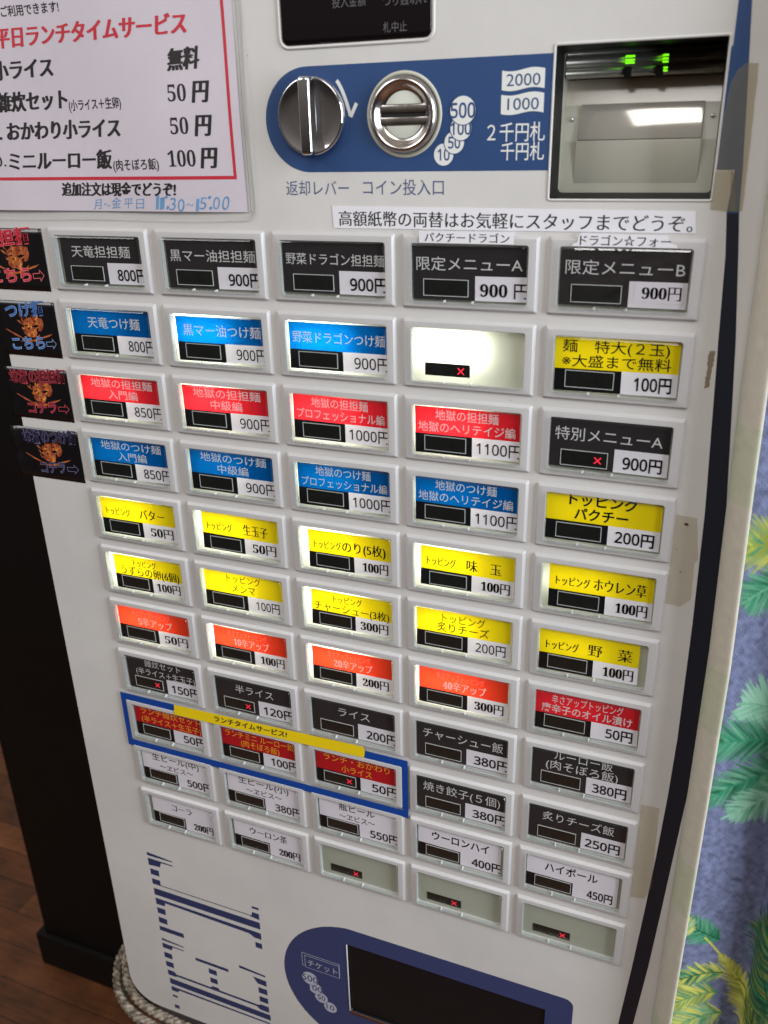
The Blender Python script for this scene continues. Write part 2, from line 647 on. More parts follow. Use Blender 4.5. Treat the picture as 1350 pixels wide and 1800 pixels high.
# --- decorative films
mb = MB()
pts = [(BILL[0] - 0.4, 24.5), (BILL[0] - 0.4, 63.0)] + [(85.6 + 19.4 * math.cos(math.radians(a)), 43.8 + 19.3 * math.sin(math.radians(a)))
                                                        for a in range(90, 271, 6)]
mb.poly(pts, ZD)
band = mb.build('blue_band', M_BLUE, machine)
mb = MB()
mb.poly([(BILL[2] + 0.4, 24.2), (247.3, 24.2), (247.0, 62.2), (BILL[2] + 0.4, 62.2)], ZD)
mb.poly([(241.9, 200), (241.9, 62.2), (247.0, 62.2), (246.0, 75), (245.2, 200)][::-1], ZD)
mb.poly([(247.0, 62.2), (247.3, 24.2), (246.4, 10.0), (250.5, 10.0), (249.8, 24), (248.4, 44)], ZD)
mb.build('blue_band', M_BLUE, machine)
mb = MB()
lx = [(246.4, 10.0), (247.8, -4.5), (249.1, -34.9), (250.7, -67.8), (252.4, -103.2), (253.4, -155.5), (253.6, -214.4), (252.8, -247.2), (251.3, -282.2), (249.2, -320.3), (246.6, -361.3), (243.3, -405.3), (239.5, -450), (232, -530)]
rx = [(250.5, 10.0), (252.1, -4.4), (255.1, -34.6), (257.6, -67.1), (260.2, -102.1), (261.7, -153.8), (262.0, -212.1), (261.0, -244.5), (259.0, -279.6), (256.9, -317.2), (254.4, -357.7), (250.8, -401.7), (247, -450), (240, -530)]
mb.poly(lx + rx[::-1], ZD)
mb.build('edge_stripe', M_NAVY, machine)

mb = MB()


def disc(cx, cy, r, z, mi, n=40):
    mb.poly([(cx + r * math.cos(2 * math.pi * k / n), cy + r * math.sin(2 * math.pi * k / n)) for k in range(n)], z, mi)


for i, (t_, cx, cy, r) in enumerate((('10', 142.2, 30.4, 3.9), ('50', 146.4, 34.6, 3.9), ('100', 149.0, 39.4, 4.1), ('500', 149.7, 45.6, 4.9))):
    z = ZL + 0.05 * i
    disc(cx, cy, r + 0.35, z, 1)
    disc(cx, cy, r, z + 0.015, 0)
    w = r * (0.98 if len(t_) == 3 else 0.62)
    text(mb, t_.translate(SANS), cx - w, cx + w, cy - r * 0.55, cy + r * 0.55, z + 0.03, 1, 'b', em=False)
    mb.build('coin_mark', [M_WHITEINK, M_BLUE], band, origin=(cx, cy, ZL))
    mb = MB()


def flag(x0, x1, y0, y1, ph):
    top = [(x0 + (x1 - x0) * k / 12, y1 - 0.55 + 0.55 * math.sin(ph + k / 12 * 6.0)) for k in range(13)]
    bt = [(x0 + (x1 - x0) * k / 12, y0 + 0.55 + 0.55 * math.sin(ph + k / 12 * 6.0)) for k in range(13)]
    mb.poly(bt + top[::-1], ZL, 0)


flag(164.3, 180.0, 51.4, 58.9, 3.4)
flag(164.2, 180.0, 43.5, 51.0, 3.4)
mb.build('note_mark', [M_WHITEINK, M_BLUE], band, origin=(172, 51, ZL))
mb = MB()
text(mb, '2000', 166.0, 178.4, 53.0, 57.0, ZL + 0.03, 1, 'n', em=False)
text(mb, '1000', 166.6, 178.2, 45.1, 49.1, ZL + 0.03, 1, 'n', em=False)
text(mb, '２千円札', 159.2, 180.9, 34.3, 41.3, ZL, 0, 'g')
text(mb, '千円札', 164.6, 180.9, 27.8, 34.6, ZL, 0, 'g')
# turning arrow beside the lever
cur = [Vector((98.4 + 5.4 * t + 1.2 * t * (1 - t), 57.6 - 12.6 * t ** 1.25)) for t in [k / 14 for k in range(15)]]


def stroke(pl, w, z, mi):
    L, Rr = [], []
    for i, p in enumerate(pl):
        t = (pl[min(i + 1, len(pl) - 1)] - pl[max(i - 1, 0)]).normalized()
        q = Vector((-t.y, t.x)) * w / 2
        L.append(p + q)
        Rr.append(p - q)
    mb.poly([tuple(p) for p in L + Rr[::-1]], z, mi)


mb.build('band_lettering', [M_WHITEINK, M_BLUE], band)
mb = MB()
stroke(cur, 1.4, ZL, 0)
stroke([Vector((106.6, 49.4)), Vector((103.9, 44.6))], 1.4, ZL + 0.02, 0)
stroke([Vector((102.4, 48.6)), Vector((104.0, 44.7))], 0.9, ZL + 0.03, 0)
mb.build('arrow_mark', [M_WHITEINK], band)

mb = MB()
text(mb, '返却レバー', 73.5, 102.0, 15.3, 21.6, ZD, 0, 'n')
text(mb, 'コイン投入口', 108.3, 142.3, 15.5, 21.9, ZD, 0, 'n')
mb.build('caption_lettering', M_SLATEINK, machine)

# --- big striped logo
mb = MB()
for q in ([(-59.6, -388.6), (-40, -390.2), (-40, -391), (-59.6, -391.4)],
          [(-59.5, -393.6), (-50.7, -393.6), (-40.1, -393.7), (-40.1, -394.6), (-49.3, -394.8), (-50.8, -398.9), (-59.5, -399.6)]):
    mb.poly(q, ZD)
R_ = lambda a, b, c, d: mb.rect(a, d, c, b, ZD)
R_(-59.0, -402.6, -52.3, -407.6)
R_(-58.9, -411.2, -52.5, -416.0)
mb.poly([(-52.5, -415.4), (15.8, -416.4), (21.6, -412.2), (21.6, -417.2), (-52.5, -416.0)][::1], ZD) if False else None
R_(-52.5, -415.3, 16.5, -416.0)
R_(17.1, -406.9, 21.9, -408.8)
mb.poly([(16.8, -412.2), (21.7, -412.2), (21.7, -417.3), (14.4, -416.4), (16.4, -415.4)], ZD)
R_(-58.8, -419.7, 21.7, -425.6)
mb.poly([(-58.7, -428.5), (21.7, -429.0), (21.7, -434.6), (16.6, -434.6), (13.0, -432.4), (-51.4, -430.9), (-52.0, -434.1), (-58.7, -434.1)], ZD)
R_(16.8, -438.3, 21.6, -443.0)
R_(-58.7, -437.1, -52.2, -442.2)
R_(-58.9, -446.0, -52.1, -451.1)
R_(-59.4, -454.5, -40.0, -458.5)
mb.poly([(-59.2, -465.8), (-41.6, -467.4), (-41.6, -468.2), (-59.2, -467.9)], ZD)
mb.poly([(-59.4, -470.6), (-42, -470.9), (-42, -471.8), (-51.0, -471.8), (-52.2, -475.0), (-59.4, -475.0)], ZD)
R_(-59.2, -479.2, -52.8, -484.2)
R_(-59.0, -487.8, -52.7, -492.8)
mb.poly([(-58.7, -496.3), (-53.0, -496.3), (-51.6, -498.2), (-23.4, -498.2), (-22.2, -496.4), (-17.4, -496.4), (-16.4, -498.2), (14.2, -498.2), (15.4, -496.9), (21.7, -496.9), (21.7, -502.4), (15.2, -502.4), (12.0, -500.2), (-51.0, -500.2), (-53.0, -501.2), (-58.7, -501.2)], ZD)
R_(-33.0, -473.7, -7.1, -476.4)
R_(-23.3, -479.7, -17.0, -484.4)
R_(-23.0, -488.2, -17.3, -493.1)
mb.poly([(1.9, -465.8), (21.6, -467.3), (21.4, -468.8), (1.9, -468.2)], ZD)
mb.poly([(11.8, -472.0), (21.8, -472.3), (21.8, -477.4), (15.2, -477.2)], ZD)
R_(15.2, -480.5, 21.8, -485.7)
R_(15.3, -488.9, 21.7, -494.0)
R_(-58.2, -504.4, 22.3, -509.8)
mb.poly([(-57.9, -512.4), (21.3, -512.6), (21.3, -514.0), (-51.6, -514.4), (-52.6, -516.7), (-57.9, -516.7)], ZD)
R_(-57.9, -521.0, -53.8, -523.0)
R_(-57.7, -530.9, -53.6, -534.3)
mb.build('logo_stripes', M_BLUEINK, machine)

# --- display window
disp = MB()
r0 = rrect(*DISP, 3.0)
rg = []
for ins, z in ((-1.2, ZP), (-1.0, ZP + 0.5), (-0.2, ZP + 0.5), (0.0, ZP - 0.2)):
    rg.append(ring(rrect(DISP[0] + ins, DISP[1] + ins, DISP[2] - ins, DISP[3] - ins, 3.0 - ins), z))
disp.loft(rg, 1, True)
rg = [ring(rrect(DISP[0] + i, DISP[1] + i, DISP[2] - i, DISP[3] - i, max(0.8, 3.0 - i)), z)
      for i, z in ((0.0, ZP - 0.2), (0.4, ZP + 0.3), (1.0, ZP + 0.62), (2.2, ZP + 0.8))]
disp.loft(rg, 0, True, cap=(1,))
disp = disp.build('display_window', [M_GLOSSBLACK, M_PANEL], machine)
mb = MB()
zt = ZP + 0.86
text(mb, '投入金額', 98.2, 111.8, 81.8, 85.8, zt, 0, 't')
text(mb, 'つり銭切れ', 118.8, 135.8, 81.0, 85.0, zt, 0, 't')
text(mb, '札中止', 118.6, 128.0, 72.6, 76.4, zt, 0, 't')
mb.build('display_lettering', M_GREYINK, disp)

# --- return lever
lever = MB()
lever.lathe(87.4, 45.2, [(14.6, ZP), (14.5, 0.3), (14.1, 1.3), (13.7, 1.5), (13.2, 1.25), (9, 0.7), (0.05, 0.5)], 64)
lever = lever.build('return_lever', M_CHROME, machine)
mb = MB()
mb.box(84.6, 31.0, -0.5, 89.8, 59.4, 6.0)
mb.build('grip_ridge', M_CHROME, lever, bevel=1.5, bseg=4)

# --- coin slot
coin = MB()
cx, cy = 126.2, 44.7
coin.lathe(cx, cy, [(15.3, ZP), (15.2, ZP + 0.35), (13.9, ZP + 0.4), (13.6, ZP - 0.6)], 64, mi=0, cap=False)
coin = coin.build('coin_slot', mat('pale_ring', srgb(190, 188, 172), 0.4), machine)
mb = MB()
mb.lathe(cx, cy, [(13.7, ZP + 0.2), (13.5, 0.1), (13.0, 1.0), (12.2, 1.55), (11.8, 1.5), (11.2, 1.1), (10.4, 0.2), (9.6, -0.6), (8.9, -1.05), (8.3, -1.2), (0.05, -1.22)], 64)
mb.build('metal_rim', M_STEEL, coin)
mb = MB()
for sgn in (1, -1):
    pts = [(cx + 8.2 * math.cos(math.radians(a)), cy + sgn * 8.4 * math.sin(math.radians(a))) for a in range(26, 155, 4)]
    if sgn < 0: pts = pts[::-1]
    pts = [(px_, py_) for px_, py_ in pts]
    mb.prism(pts, -1.3, -0.75)
mb.build('white_inlay', mat('inlay_white', srgb(216, 218, 205), 0.4), coin, bevel=0.25)
mb = MB()
mb.box(cx - 9.4, cy - 3.5, -1.3, cx + 9.4, cy - 0.8, -0.35)
mb.box(cx - 9.4, cy + 0.8, -1.3, cx + 9.4, cy + 3.5, -0.35)
mb.build('slot_bar', M_STEEL, coin, bevel=0.2)
mb = MB()
mb.box(cx - 9.0, cy - 0.79, -1.3, cx + 9.0, cy + 0.79, -0.85)
mb.build('slot_gap', M_PIT, coin)

# --- bill inserter
bx0, by0, bx1, by1 = BILL
bill = MB()
rg = [ring(rrect(bx0 - a, by0 - a, bx1 + a, by1 + a, r), z) for a, r, z in
      ((0.9, 1.2, ZP), (0.8, 1.1, ZP + 0.3), (0.25, 0.7, ZP + 0.35), (0, 0.5, ZP))]
bill.loft(rg, 1, True)
rg = [ring(rrect(bx0, by0, bx1, by1, 0.5), ZP), ring(rrect(bx0 + 0.6, by0 + 1.5, bx1 - 0.9, by1 - 0.6, 1.6), -15)]
bill.loft(rg, 0, True)
bill = bill.build('bill_inserter', [M_BLACK, M_PANEL], machine)
M_GPLATE = mat('grey_guide_plate', srgb(176, 174, 160), 0.34, spec=0.5, noise=0.05, nscale=25)
M_SPLATE = mat('satin_plate', srgb(190, 186, 176), 0.11, spec=0.9, metal=0.35, noise=0.04, nscale=40)
mb = MB()
ix0, ix1 = bx0 + 0.6, bx1 - 0.9


def profile(x0, x1, pr, mi, n=1):
    for (ya, za), (yb, zb) in zip(pr[:-1], pr[1:]):
        mb.add([(x0, ya, za), (x1, ya, za), (x1, yb, zb), (x0, yb, zb)], [(0, 1, 2, 3)], mi)


profile(ix0 - 0.3, ix1 + 0.3, [(15.6, -14.2), (33.9, -17.0), (46.2, -20.5)], 0)
mb.add([(ix0, 15.6, -14), (ix0, 64.6, -14), (ix0, 64.6, -40), (ix0, 15.6, -40)], [(0, 1, 2, 3)], 0)
mb.add([(ix1, 15.6, -14), (ix1, 64.6, -14), (ix1, 64.6, -40), (ix1, 15.6, -40)], [(0, 3, 2, 1)], 0)
mb.build('inner_walls', M_GPLATE, bill)
mb = MB()
mb.prism([(189.6, 16.4), (234.6, 16.4), (234.6, 34.2), (189.6, 34.2)], -16, -14.6)
for v_i in range(len(mb.v)):
    x, y, z = mb.v[v_i]
    mb.v[v_i] = (x, y, z - 0.10 * (y - 16.4) / 17.8 * 10)
mb.build('lower_guide_plate', M_GPLATE, bill, bevel=0.3)
mb = MB()
mb.prism([(190.0, 34.3), (234.4, 34.3), (234.2, 46.6), (190.2, 46.6)], -17.2, -15.5)
for v_i in range(len(mb.v)):
    x, y, z = mb.v[v_i]
    mb.v[v_i] = (x, y, z - 4.2 * (y - 34.3) / 12.3)
mb.build('upper_guide_plate', M_SPLATE, bill, bevel=0.5)
mb = MB()
profile(ix0, ix1, [(46.2, -20.4), (55.0, -23.0), (56.0, -30)], 0)
profile(ix0, ix1, [(56.0, -30), (64.8, -30), (64.8, -14)], 1)
mb.build('inner_slope', [mat('grey_slope', srgb(206, 198, 182), 0.14, spec=0.7, noise=0.06, nscale=30), M_BLACK], bill)
mb = MB()
for y, z, r in ((60.6, -17.0, 2.3), (57.0, -16.6, 1.9), (63.4, -18.0, 1.4)):
    mb.tube([(ix0 + 0.5, y, z), (ix1 - 0.3, y, z)], r, 20)
mb.build('glossy_roller', mat('smoky_plastic', srgb(168, 164, 156), 0.16, spec=1.0, metal=0.8, noise=0.35, nscale=70), bill)
mb = MB()
for x in (205.6, 216.6):
    mb.box(x, 54.8, -15.6, x + 2.6, 58.4, -14.2)
mb.build('sensor_window', M_BLACK, bill, bevel=0.4)
for x, rows in ((207.4, (61.6, 60.4, 59.5)), (219.6, (61.4, 60.3, 59.3, 57.4, 56.5))):
    mb = MB()
    for y in rows:
        w = 1.6 if x < 210 else 0.95
        mb.box(x - w, y - 0.28, -14.9, x + w, y + 0.28, -14.4)
    mb.build('indicator_light', M_GREENLED, bill, origin=(x, 60, -14.9))
for x in (187.2, 237.2):
    mb = MB()
    mb.lathe(x, 41.6, [(0.75, -19.2), (0.72, -18.5), (0.4, -18.2), (0.05, -18.15)], 14)
    mb.build('screw', M_CHROME, bill, origin=(x, 41.6, -19))

# --- ticket tray
tray = MB()
pts = [(213, -399.5)] + [(90.2 + 53.2 * math.cos(math.radians(a)), -452.3 + 52.8 * math.sin(math.radians(a))) for a in range(90, 271, 5)] + [(213, -505.1)]
pts += [(219 - 5 + 5 * math.cos(math.radians(a)), -500 + 5 * math.sin(math.radians(a))) for a in range(-80, 1, 20)]
pts += [(219 - 5 + 5 * math.cos(math.radians(a)), -404.5 + 5 * math.sin(math.radians(a))) for a in range(0, 90, 20)]
# ring-shaped film round the opening: four pieces
X0, Y0, X1, Y1 = TRAY
left = [p for p in pts if p[0] <= X0]
tray.poly([(X0, -399.9)] + left + [(X0, -504.7)], ZD)
tray.poly([(X0, Y1), (X1, Y1), (X1, -399.5), (X0, -399.9)][::1], ZD)
tray.poly([(X0, -504.7), (X1, -505.1), (X1, Y0), (X0, Y0)], ZD)
tray.poly([(X1, -399.5), (X1, -505.1), (213, -505.1)] + [(214 + 5 * math.cos(math.radians(a)), -500 + 5 * math.sin(math.radians(a))) for a in range(-80, 1, 20)]
          + [(214 + 5 * math.cos(math.radians(a)), -404.5 + 5 * math.sin(math.radians(a))) for a in range(0, 91, 18)], ZD)
tray = tray.build('ticket_tray', M_OVALBLUE, machine, origin=(140, -450, ZP), fix=False)
mb = MB()
rg = [ring(rrect(X0, Y0, X1, Y1, 0.4), ZP + 0.02), ring(rrect(X0 + 0.5, Y0 + 0.5, X1 - 0.5, Y1 - 0.5, 3.0), ZP - 3),
      ring(rrect(X0 + 1, Y0 + 1, X1 - 1, Y1 - 1, 3.0), -62)]
mb.loft(rg, 0, True, cap=(1,))
mb.rect(X0 + .3, Y0 + .3, X1 - .3, Y1 - .3, -2.6)
mb.build('tray_flap', mat('smoked_flap', srgb(19, 19, 22), 0.34, spec=0.25, noise=0.2, nscale=20), tray)
mb = MB()
mb.box(X0 - 0.5, Y0, ZP, X0 + 0.15, Y1 - 0.3, ZP + 0.5)
mb.build('bright_edge', M_PEG, tray, bevel=0.15)  # chrome edge, its bright reflection put into a plain white colour
mb = MB()
mb.box(X0 + 0.2, Y0 - 2.6, ZP - 1, X1, Y0 - 0.1, ZP + 0.5)
mb.build('tray_lip', mat('brown_lip', srgb(84, 52, 40), 0.4, noise=0.1), tray, bevel=0.3)
mb = MB()
for a, b, z, m_ in ((0, 0, ZL, 0), (0.35, 0.35, ZL + 0.02, 1)):
    mb.poly(rrect(50.4 + a, -444.4 + b, 76.6 - a, -433.0 - b, 0.4), z, m_)
    mb.poly(rrect(52.4 + a, -445.4 + b, 76.4 - a, -434.6 - b, 0.4), z + 0.04, m_)
text(mb, 'チケット', 54.4, 75.0, -443.6, -437.2, ZL + 0.1, 0, 'n')
for i, (t_, cx, cy, r) in enumerate((('500', 55.2, -454.4, 5.6), ('100', 58.6, -462.0, 4.9), ('50', 62.4, -468.8, 4.5), ('10', 68.4, -475.0, 4.5))[::-1]):
    z = ZL + 0.05 * i
    disc(cx, cy, r + 0.35, z, 1)
    disc(cx, cy, r, z + 0.015, 0)
    w = r * (0.98 if len(t_) == 3 else 0.62)
    text(mb, t_, cx - w, cx + w, cy - r * 0.5, cy + r * 0.5, z + 0.03, 1, 'g', em=False)
mb.build('tray_lettering', [mat('pale_ink', srgb(176, 178, 190), 0.5), M_OVALBLUE], tray)

# --- the 55 buttons
bez_mb = MB()
rg = []
for a, r, z in ((1.3, 0.8, ZP - 0.3), (1.25, 0.8, ZP), (0.32, 0.5, -0.26), (0.14, 0.45, -0.06), (-0.12, 0.4, 0.0)):
    rg.append(ring(rrect(-BW - a, -BH - a, a, a, max(0.3, r)), z))
for a, r, z in ((0.12, 1.2, 0.0), (0.0, 1.1, -0.15), (0.0, 1.1, -10.0)):
    rg.append(ring(rrect(LX0 - a, LY0 - a, LX1 + a, LY1 + a, r), z))
bez_mb.loft(rg, 0, True, cap=(1,))
lens_mb = MB()
rg = [ring(rrect(LX0 + a, LY0 + a, LX1 - a, LY1 - a, 1.1), z) for a, z in ((0.12, -1.55), (0.12, 0.75), (0.30, 1.15), (0.85, 1.4))]
lens_mb.loft(rg, 1, False, cap=(1,), capmi=0)
for _i, _fc in enumerate(lens_mb.f):        # the upper and right walls are polished clear, the others frosted
    if len(_fc) == 4:
        mx_ = sum(lens_mb.v[k][0] for k in _fc) / 4
        my_ = sum(lens_mb.v[k][1] for k in _fc) / 4
        if my_ > LY1 - 1.0 or (mx_ > LX1 - 1.0 and my_ > LY0 + 1.0):
            lens_mb.m[_i] = 0
peg_mb = MB()
for u in (0.30, 0.545):
    x = LX0 + (LX1 - LX0) * u
    peg_mb.box(x - 0.28, LY0 + 0.15, -1.5, x + 0.28, LY0 + 1.0, 0.55)
dif_mb = MB()
dif_mb.rect(LX0, LY0, LX1, LY1, -2.7)
_sharp = []


def shared(mbx, name, mats):
    ob = mbx.build(name, mats, None, origin=(0, 0, 0))
    me = ob.data
    COL.objects.unlink(ob)
    bpy.data.objects.remove(ob)
    return me


ME_BEZ = shared(bez_mb, 'push_button', [M_BEZEL])
ME_BEZ.set_sharp_from_angle(angle=math.radians(24))
ME_LENS = shared(lens_mb, 'lens_cover', [M_LENS, M_LENSIDE])
ME_LENSF = shared(lens_mb, 'lens_cover_film', [M_LENSFILM, M_LENSIDE])
ME_PEG = shared(peg_mb, 'lens_peg', [M_PEG])
ME_DIF = shared(dif_mb, 'light_diffuser', [M_DIFF])


def inst(name, me, origin, parent):
    ob = bpy.data.objects.new(name, me)
    COL.objects.link(ob)
    place(ob, Vector(origin), parent)
    return ob


T1, T2 = (0.725, 0.965), (0.455, 0.70)
HELL, HELLT = '地獄の担担麺', '地獄のつけ麺'
TOP = 'トッピング'
# row, column -> colour, lines (text, u0, u1, v0, v1, style, ink), price, price style, price u0, light level, card insets l r t, sold out
D = {}


def B(r, c, colr, lines, price, psty='g', pu=0.66, lit=0.0, ins=(0.3, 0.3, 0.6), x=False):
    D[(r, c)] = (colr, lines, price, psty, pu, lit, ins, x)


lw = 'lw'
B(1, 1, 'k', [('天竜担担麺', .13, .85, .56, .84, 'n', lw)], '800円', 'b', .67, ins=(1.8, 0.2, .8))
B(1, 2, 'k', [('黒マー油担担麺', .04, .97, .55, .82, 'n', lw)], '900円', 'b', .67, ins=(1.0, .2, .8))
B(1, 3, 'k', [('野菜ドラゴン担担麺', .03, .99, .55, .80, 'n', lw)], '900円', 'b', .66, ins=(.6, .4, .8))
B(1, 4, 'k', [('限定メニューA', .03, .96, .54, .82, 'n', lw)], '900 円', 'n', .60, ins=(.6, .6, .8))
B(1, 5, 'k', [('限定メニューB', .04, .97, .54, .82, 'n', lw)], '900円', 'm', .66, ins=(.6, .8, .8))
B(2, 1, 'b', [('天竜つけ麺', .20, .86, .56, .84, 'n', lw)], '800円', 'n', .69, .12, (1.6, .6, .5))
B(2, 2, 'b', [('黒マー油つけ麺', .08, .97, .56, .84, 'g', 'wh')], '900円', 'n', .68, .9, (1.6, .4, .9))
B(2, 3, 'b', [('野菜ドラゴンつけ麺', .04, .98, .56, .82, 'n', 'wh')], '900円', 'n', .67, .9, (1.0, .4, .9))
B(2, 4, '', [], '', 'n', 0, 0.30, (0, 0, 0), True)
B(2, 5, 'y', [('麺　特大(２玉)', .06, .92, .72, .97, 'n', 'bk'), ('※大盛まで無料', .06, .94, .45, .70, 'g', 'bk')], '100円', 'b', .66, .05, (.3, .8, .3))
for c, (n_, lt, u0, u1) in enumerate((('入門編', .35, .34, .72), ('中級編', .45, .33, .70), ('プロフェッショナル編', .55, .04, .97), ('地獄のヘリテイジ編', .35, .03, .96)), 1):
    pr = ('850円', '900円', '1000円', '1100円')[c - 1]
    B(3, c, 'r', [(HELL, .13 if c < 3 else .2, .92 if c < 3 else .80, *T1, 'n', lw), (n_, u0, u1, .46, .70, 'n', lw)], pr, 'n', .66 - .06 * (c > 2), lt, (.9, .9, .7))
    B(4, c, 'b', [(HELLT, .13 if c < 3 else .2, .92 if c < 3 else .80, *T1, 'n', lw), (n_, u0, u1, .46, .70, 'n', lw)], pr, 'n', .66 - .06 * (c > 2), lt * .42, (.9, .6, .5))
B(3, 5, 'k', [('特別メニューA', .04, .94, .54, .83, 'n', lw)], '900円', 'b', .63, ins=(.4, .6, .5), x=True)
B(4, 5, 'y', [(TOP, .20, .80, .76, 1.04, 'h', 'bk'), ('パクチー', .25, .72, .46, .74, 'h', 'bk')], '200円', 'b', .62, .05, (.3, .6, .3))
for r, c, n_, u0, pr, lt, ins in ((5, 1, 'バター', .53, '50円', .42, (.6, 1.2, 1.0)), (5, 2, '生玉子', .55, '50円', .5, (3.6, .5, 1.0)),
                                  (5, 3, 'のり(5枚)', .42, '100円', .55, (4.2, .6, 1.4)), (5, 4, '味　玉', .50, '100円', .5, (3.2, .5, 1.6)),
                                  (5, 5, 'ホウレン草', .44, '100円', .10, (3.2, .6, .6)), (6, 5, '野　菜', .50, '100円', .08, (.5, 3.6, .6))):
    B(r, c, 'y', [(TOP, .07, .40 if c != 4 else .38, .52, .76, 'm', 'bk'), (n_, u0, .93 if c in (3, 5) else .86, .50, .82, 'm', 'bk')], pr, 'm', .66, lt, ins)
B(6, 1, 'y', [(TOP, .30, .64, .70, .93, 'm', 'bk'), ('うずらの卵(6個)', .10, .96, .42, .72, 'm', 'bk')], '100円', 'm', .62, .5, (3.2, 1.6, 1.0))
B(6, 2, 'y', [(TOP, .30, .74, .735, .975, 'n', 'ol'), ('メンマ', .36, .66, .46, .72, 'n', 'ol')], '100円', 'n', .66, .55, (1.0, 1.2, .8))
B(6, 3, 'y', [(TOP, .28, .64, .70, .92, 'l', 'bk'), ('チャーシュー(3枚)', .04, .97, .42, .70, 'l', 'bk')], '300円', 'm', .62, .65, (4.0, 1.0, 1.6))
B(6, 4, 'y', [(TOP, .28, .74, .70, .95, 'n', 'ol'), ('炙りチーズ', .22, .78, .45, .71, 'g', 'bk')], '200円', 'n', .64, .4, (.8, 1.4, .8))
for c, (n_, lt, ins) in enumerate((('5辛アップ', .45, (.6, .9, .6)), ('10辛アップ', .6, (3.0, 1.0, 1.4)), ('20辛アップ', .7, (2.4, 1.6, 1.6)), ('40辛アップ', .6, (1.8, 1.4, 1.0))), 1):
    B(7, c, 'o', [('辛さアップトッピング', .20, .74, .74, .94, 't', 'pk'), (n_.translate(SERIF), .28, .76, .46, .74, 'm', 'wh')], ('50円', '100円', '200円', '300円')[c - 1], 'm', .64, lt, ins)
B(7, 5, 'r', [('辛さアップトッピング', .16, .85, .70, .94, 'n', lw), ('唐辛子のオイル漬け', .06, .94, .455, .695, 'n', lw)], '50円', 'b', .70, .04, (.3, .8, .4))
B(8, 1, 'k', [('雑炊セット', .26, .78, .735, .975, 'n', lw), ('(半ライス＋生玉子)', .12, .97, .455, .695, 'n', lw)], '150円', 'g', .62, ins=(1.0, .3, .4), x=True)
B(8, 2, 'k', [('半ライス', .26, .76, .56, .84, 'n', lw)], '120円', 'g', .62, ins=(.6, .3, .4), x=True)
B(8, 3, 'k', [('ライス', .32, .70, .56, .84, 'n', lw)], '200円', 'g', .66, ins=(.5, .3, .4))
B(8, 4, 'k', [('チャーシュー飯', .07, .95, .54, .84, 'n', lw)], '380円', 'g', .64, ins=(.5, .3, .4))
B(8, 5, 'k', [('ルーロー飯', .22, .80, .74, 1.02, 'g', lw), ('(肉そぼろ飯)', .14, .86, .46, .74, 'g', lw)], '380円', 'b', .62, ins=(.3, .6, .4))
B(9, 1, 'd', [('ランチ雑炊セット', .09, .97, .725, .965, 'n', 'or'), ('(半ライス＋生玉子)', .09, .97, .455, .695, 'n', 'or')], '50円', 'g', .70, ins=(1.0, .3, .4))
B(9, 2, 'd', [('ランチミニ ルーロー飯', .05, .98, .70, .94, 'n', 'or'), ('(肉そぼろ飯)', .26, .78, .455, .695, 'n', 'or')], '100円', 'g', .66, ins=(.6, .3, .4))
B(9, 3, 'd', [('ランチ・おかわり', .10, .92, .725, .965, 'n', 'or'), ('小ライス', .32, .70, .455, .695, 'n', 'or')], '50円', 'b', .70, ins=(.6, .3, .4), x=True)
B(9, 4, 'k', [('焼き餃子(５個)', .07, .94, .54, .84, 'g', lw)], '380円', 'g', .64, ins=(.5, .3, .4))
B(9, 5, 'k', [('炙りチーズ飯', .14, .88, .56, .84, 'g', lw)], '250円', 'b', .60, ins=(.3, .6, .4))
EB = '〜ヱビス〜'
B(10, 1, 'w', [('生ビール(中)', .16, .86, .72, .985, 'n', 'bk'), (EB, .26, .76, .44, .66, 'n', 'bk')], '500円', 'g', .66, ins=(.8, .3, .3))
B(10, 2, 'w', [('生ビール(小)', .16, .86, .72, .985, 'n', 'bk'), (EB, .26, .76, .44, .66, 'n', 'bk')], '380円', 'g', .66, ins=(.8, .5, .3))
B(10, 3, 'w', [('瓶ビール', .26, .72, .72, .985, 'n', 'bk'), (EB, .26, .72, .44, .66, 'n', 'bk')], '550円', 'g', .66, ins=(.8, .6, .3))
B(10, 4, 'w', [('ウーロンハイ', .17, .86, .56, .86, 'g', 'bk')], '400円', 'g', .66, ins=(.8, 1.6, .3))
B(10, 5, 'w', [('ハイボール', .20, .78, .56, .86, 'g', 'bk')], '450円', 'g', .68, ins=(.5, 1.6, .3))
B(11, 1, 'w', [('コーラ', .32, .64, .56, .84, 'm', 'bk')], '200円', 'm', .66, ins=(3.0, .4, .4))
B(11, 2, 'w', [('ウーロン茶', .24, .78, .54, .82, 'm', 'bk')], '200円', 'm', .66, ins=(1.8, .6, .4))
for c in (3, 4, 5):
    B(11, c, '', [], '', 'n', 0, 0, (0, 0, 0), True)

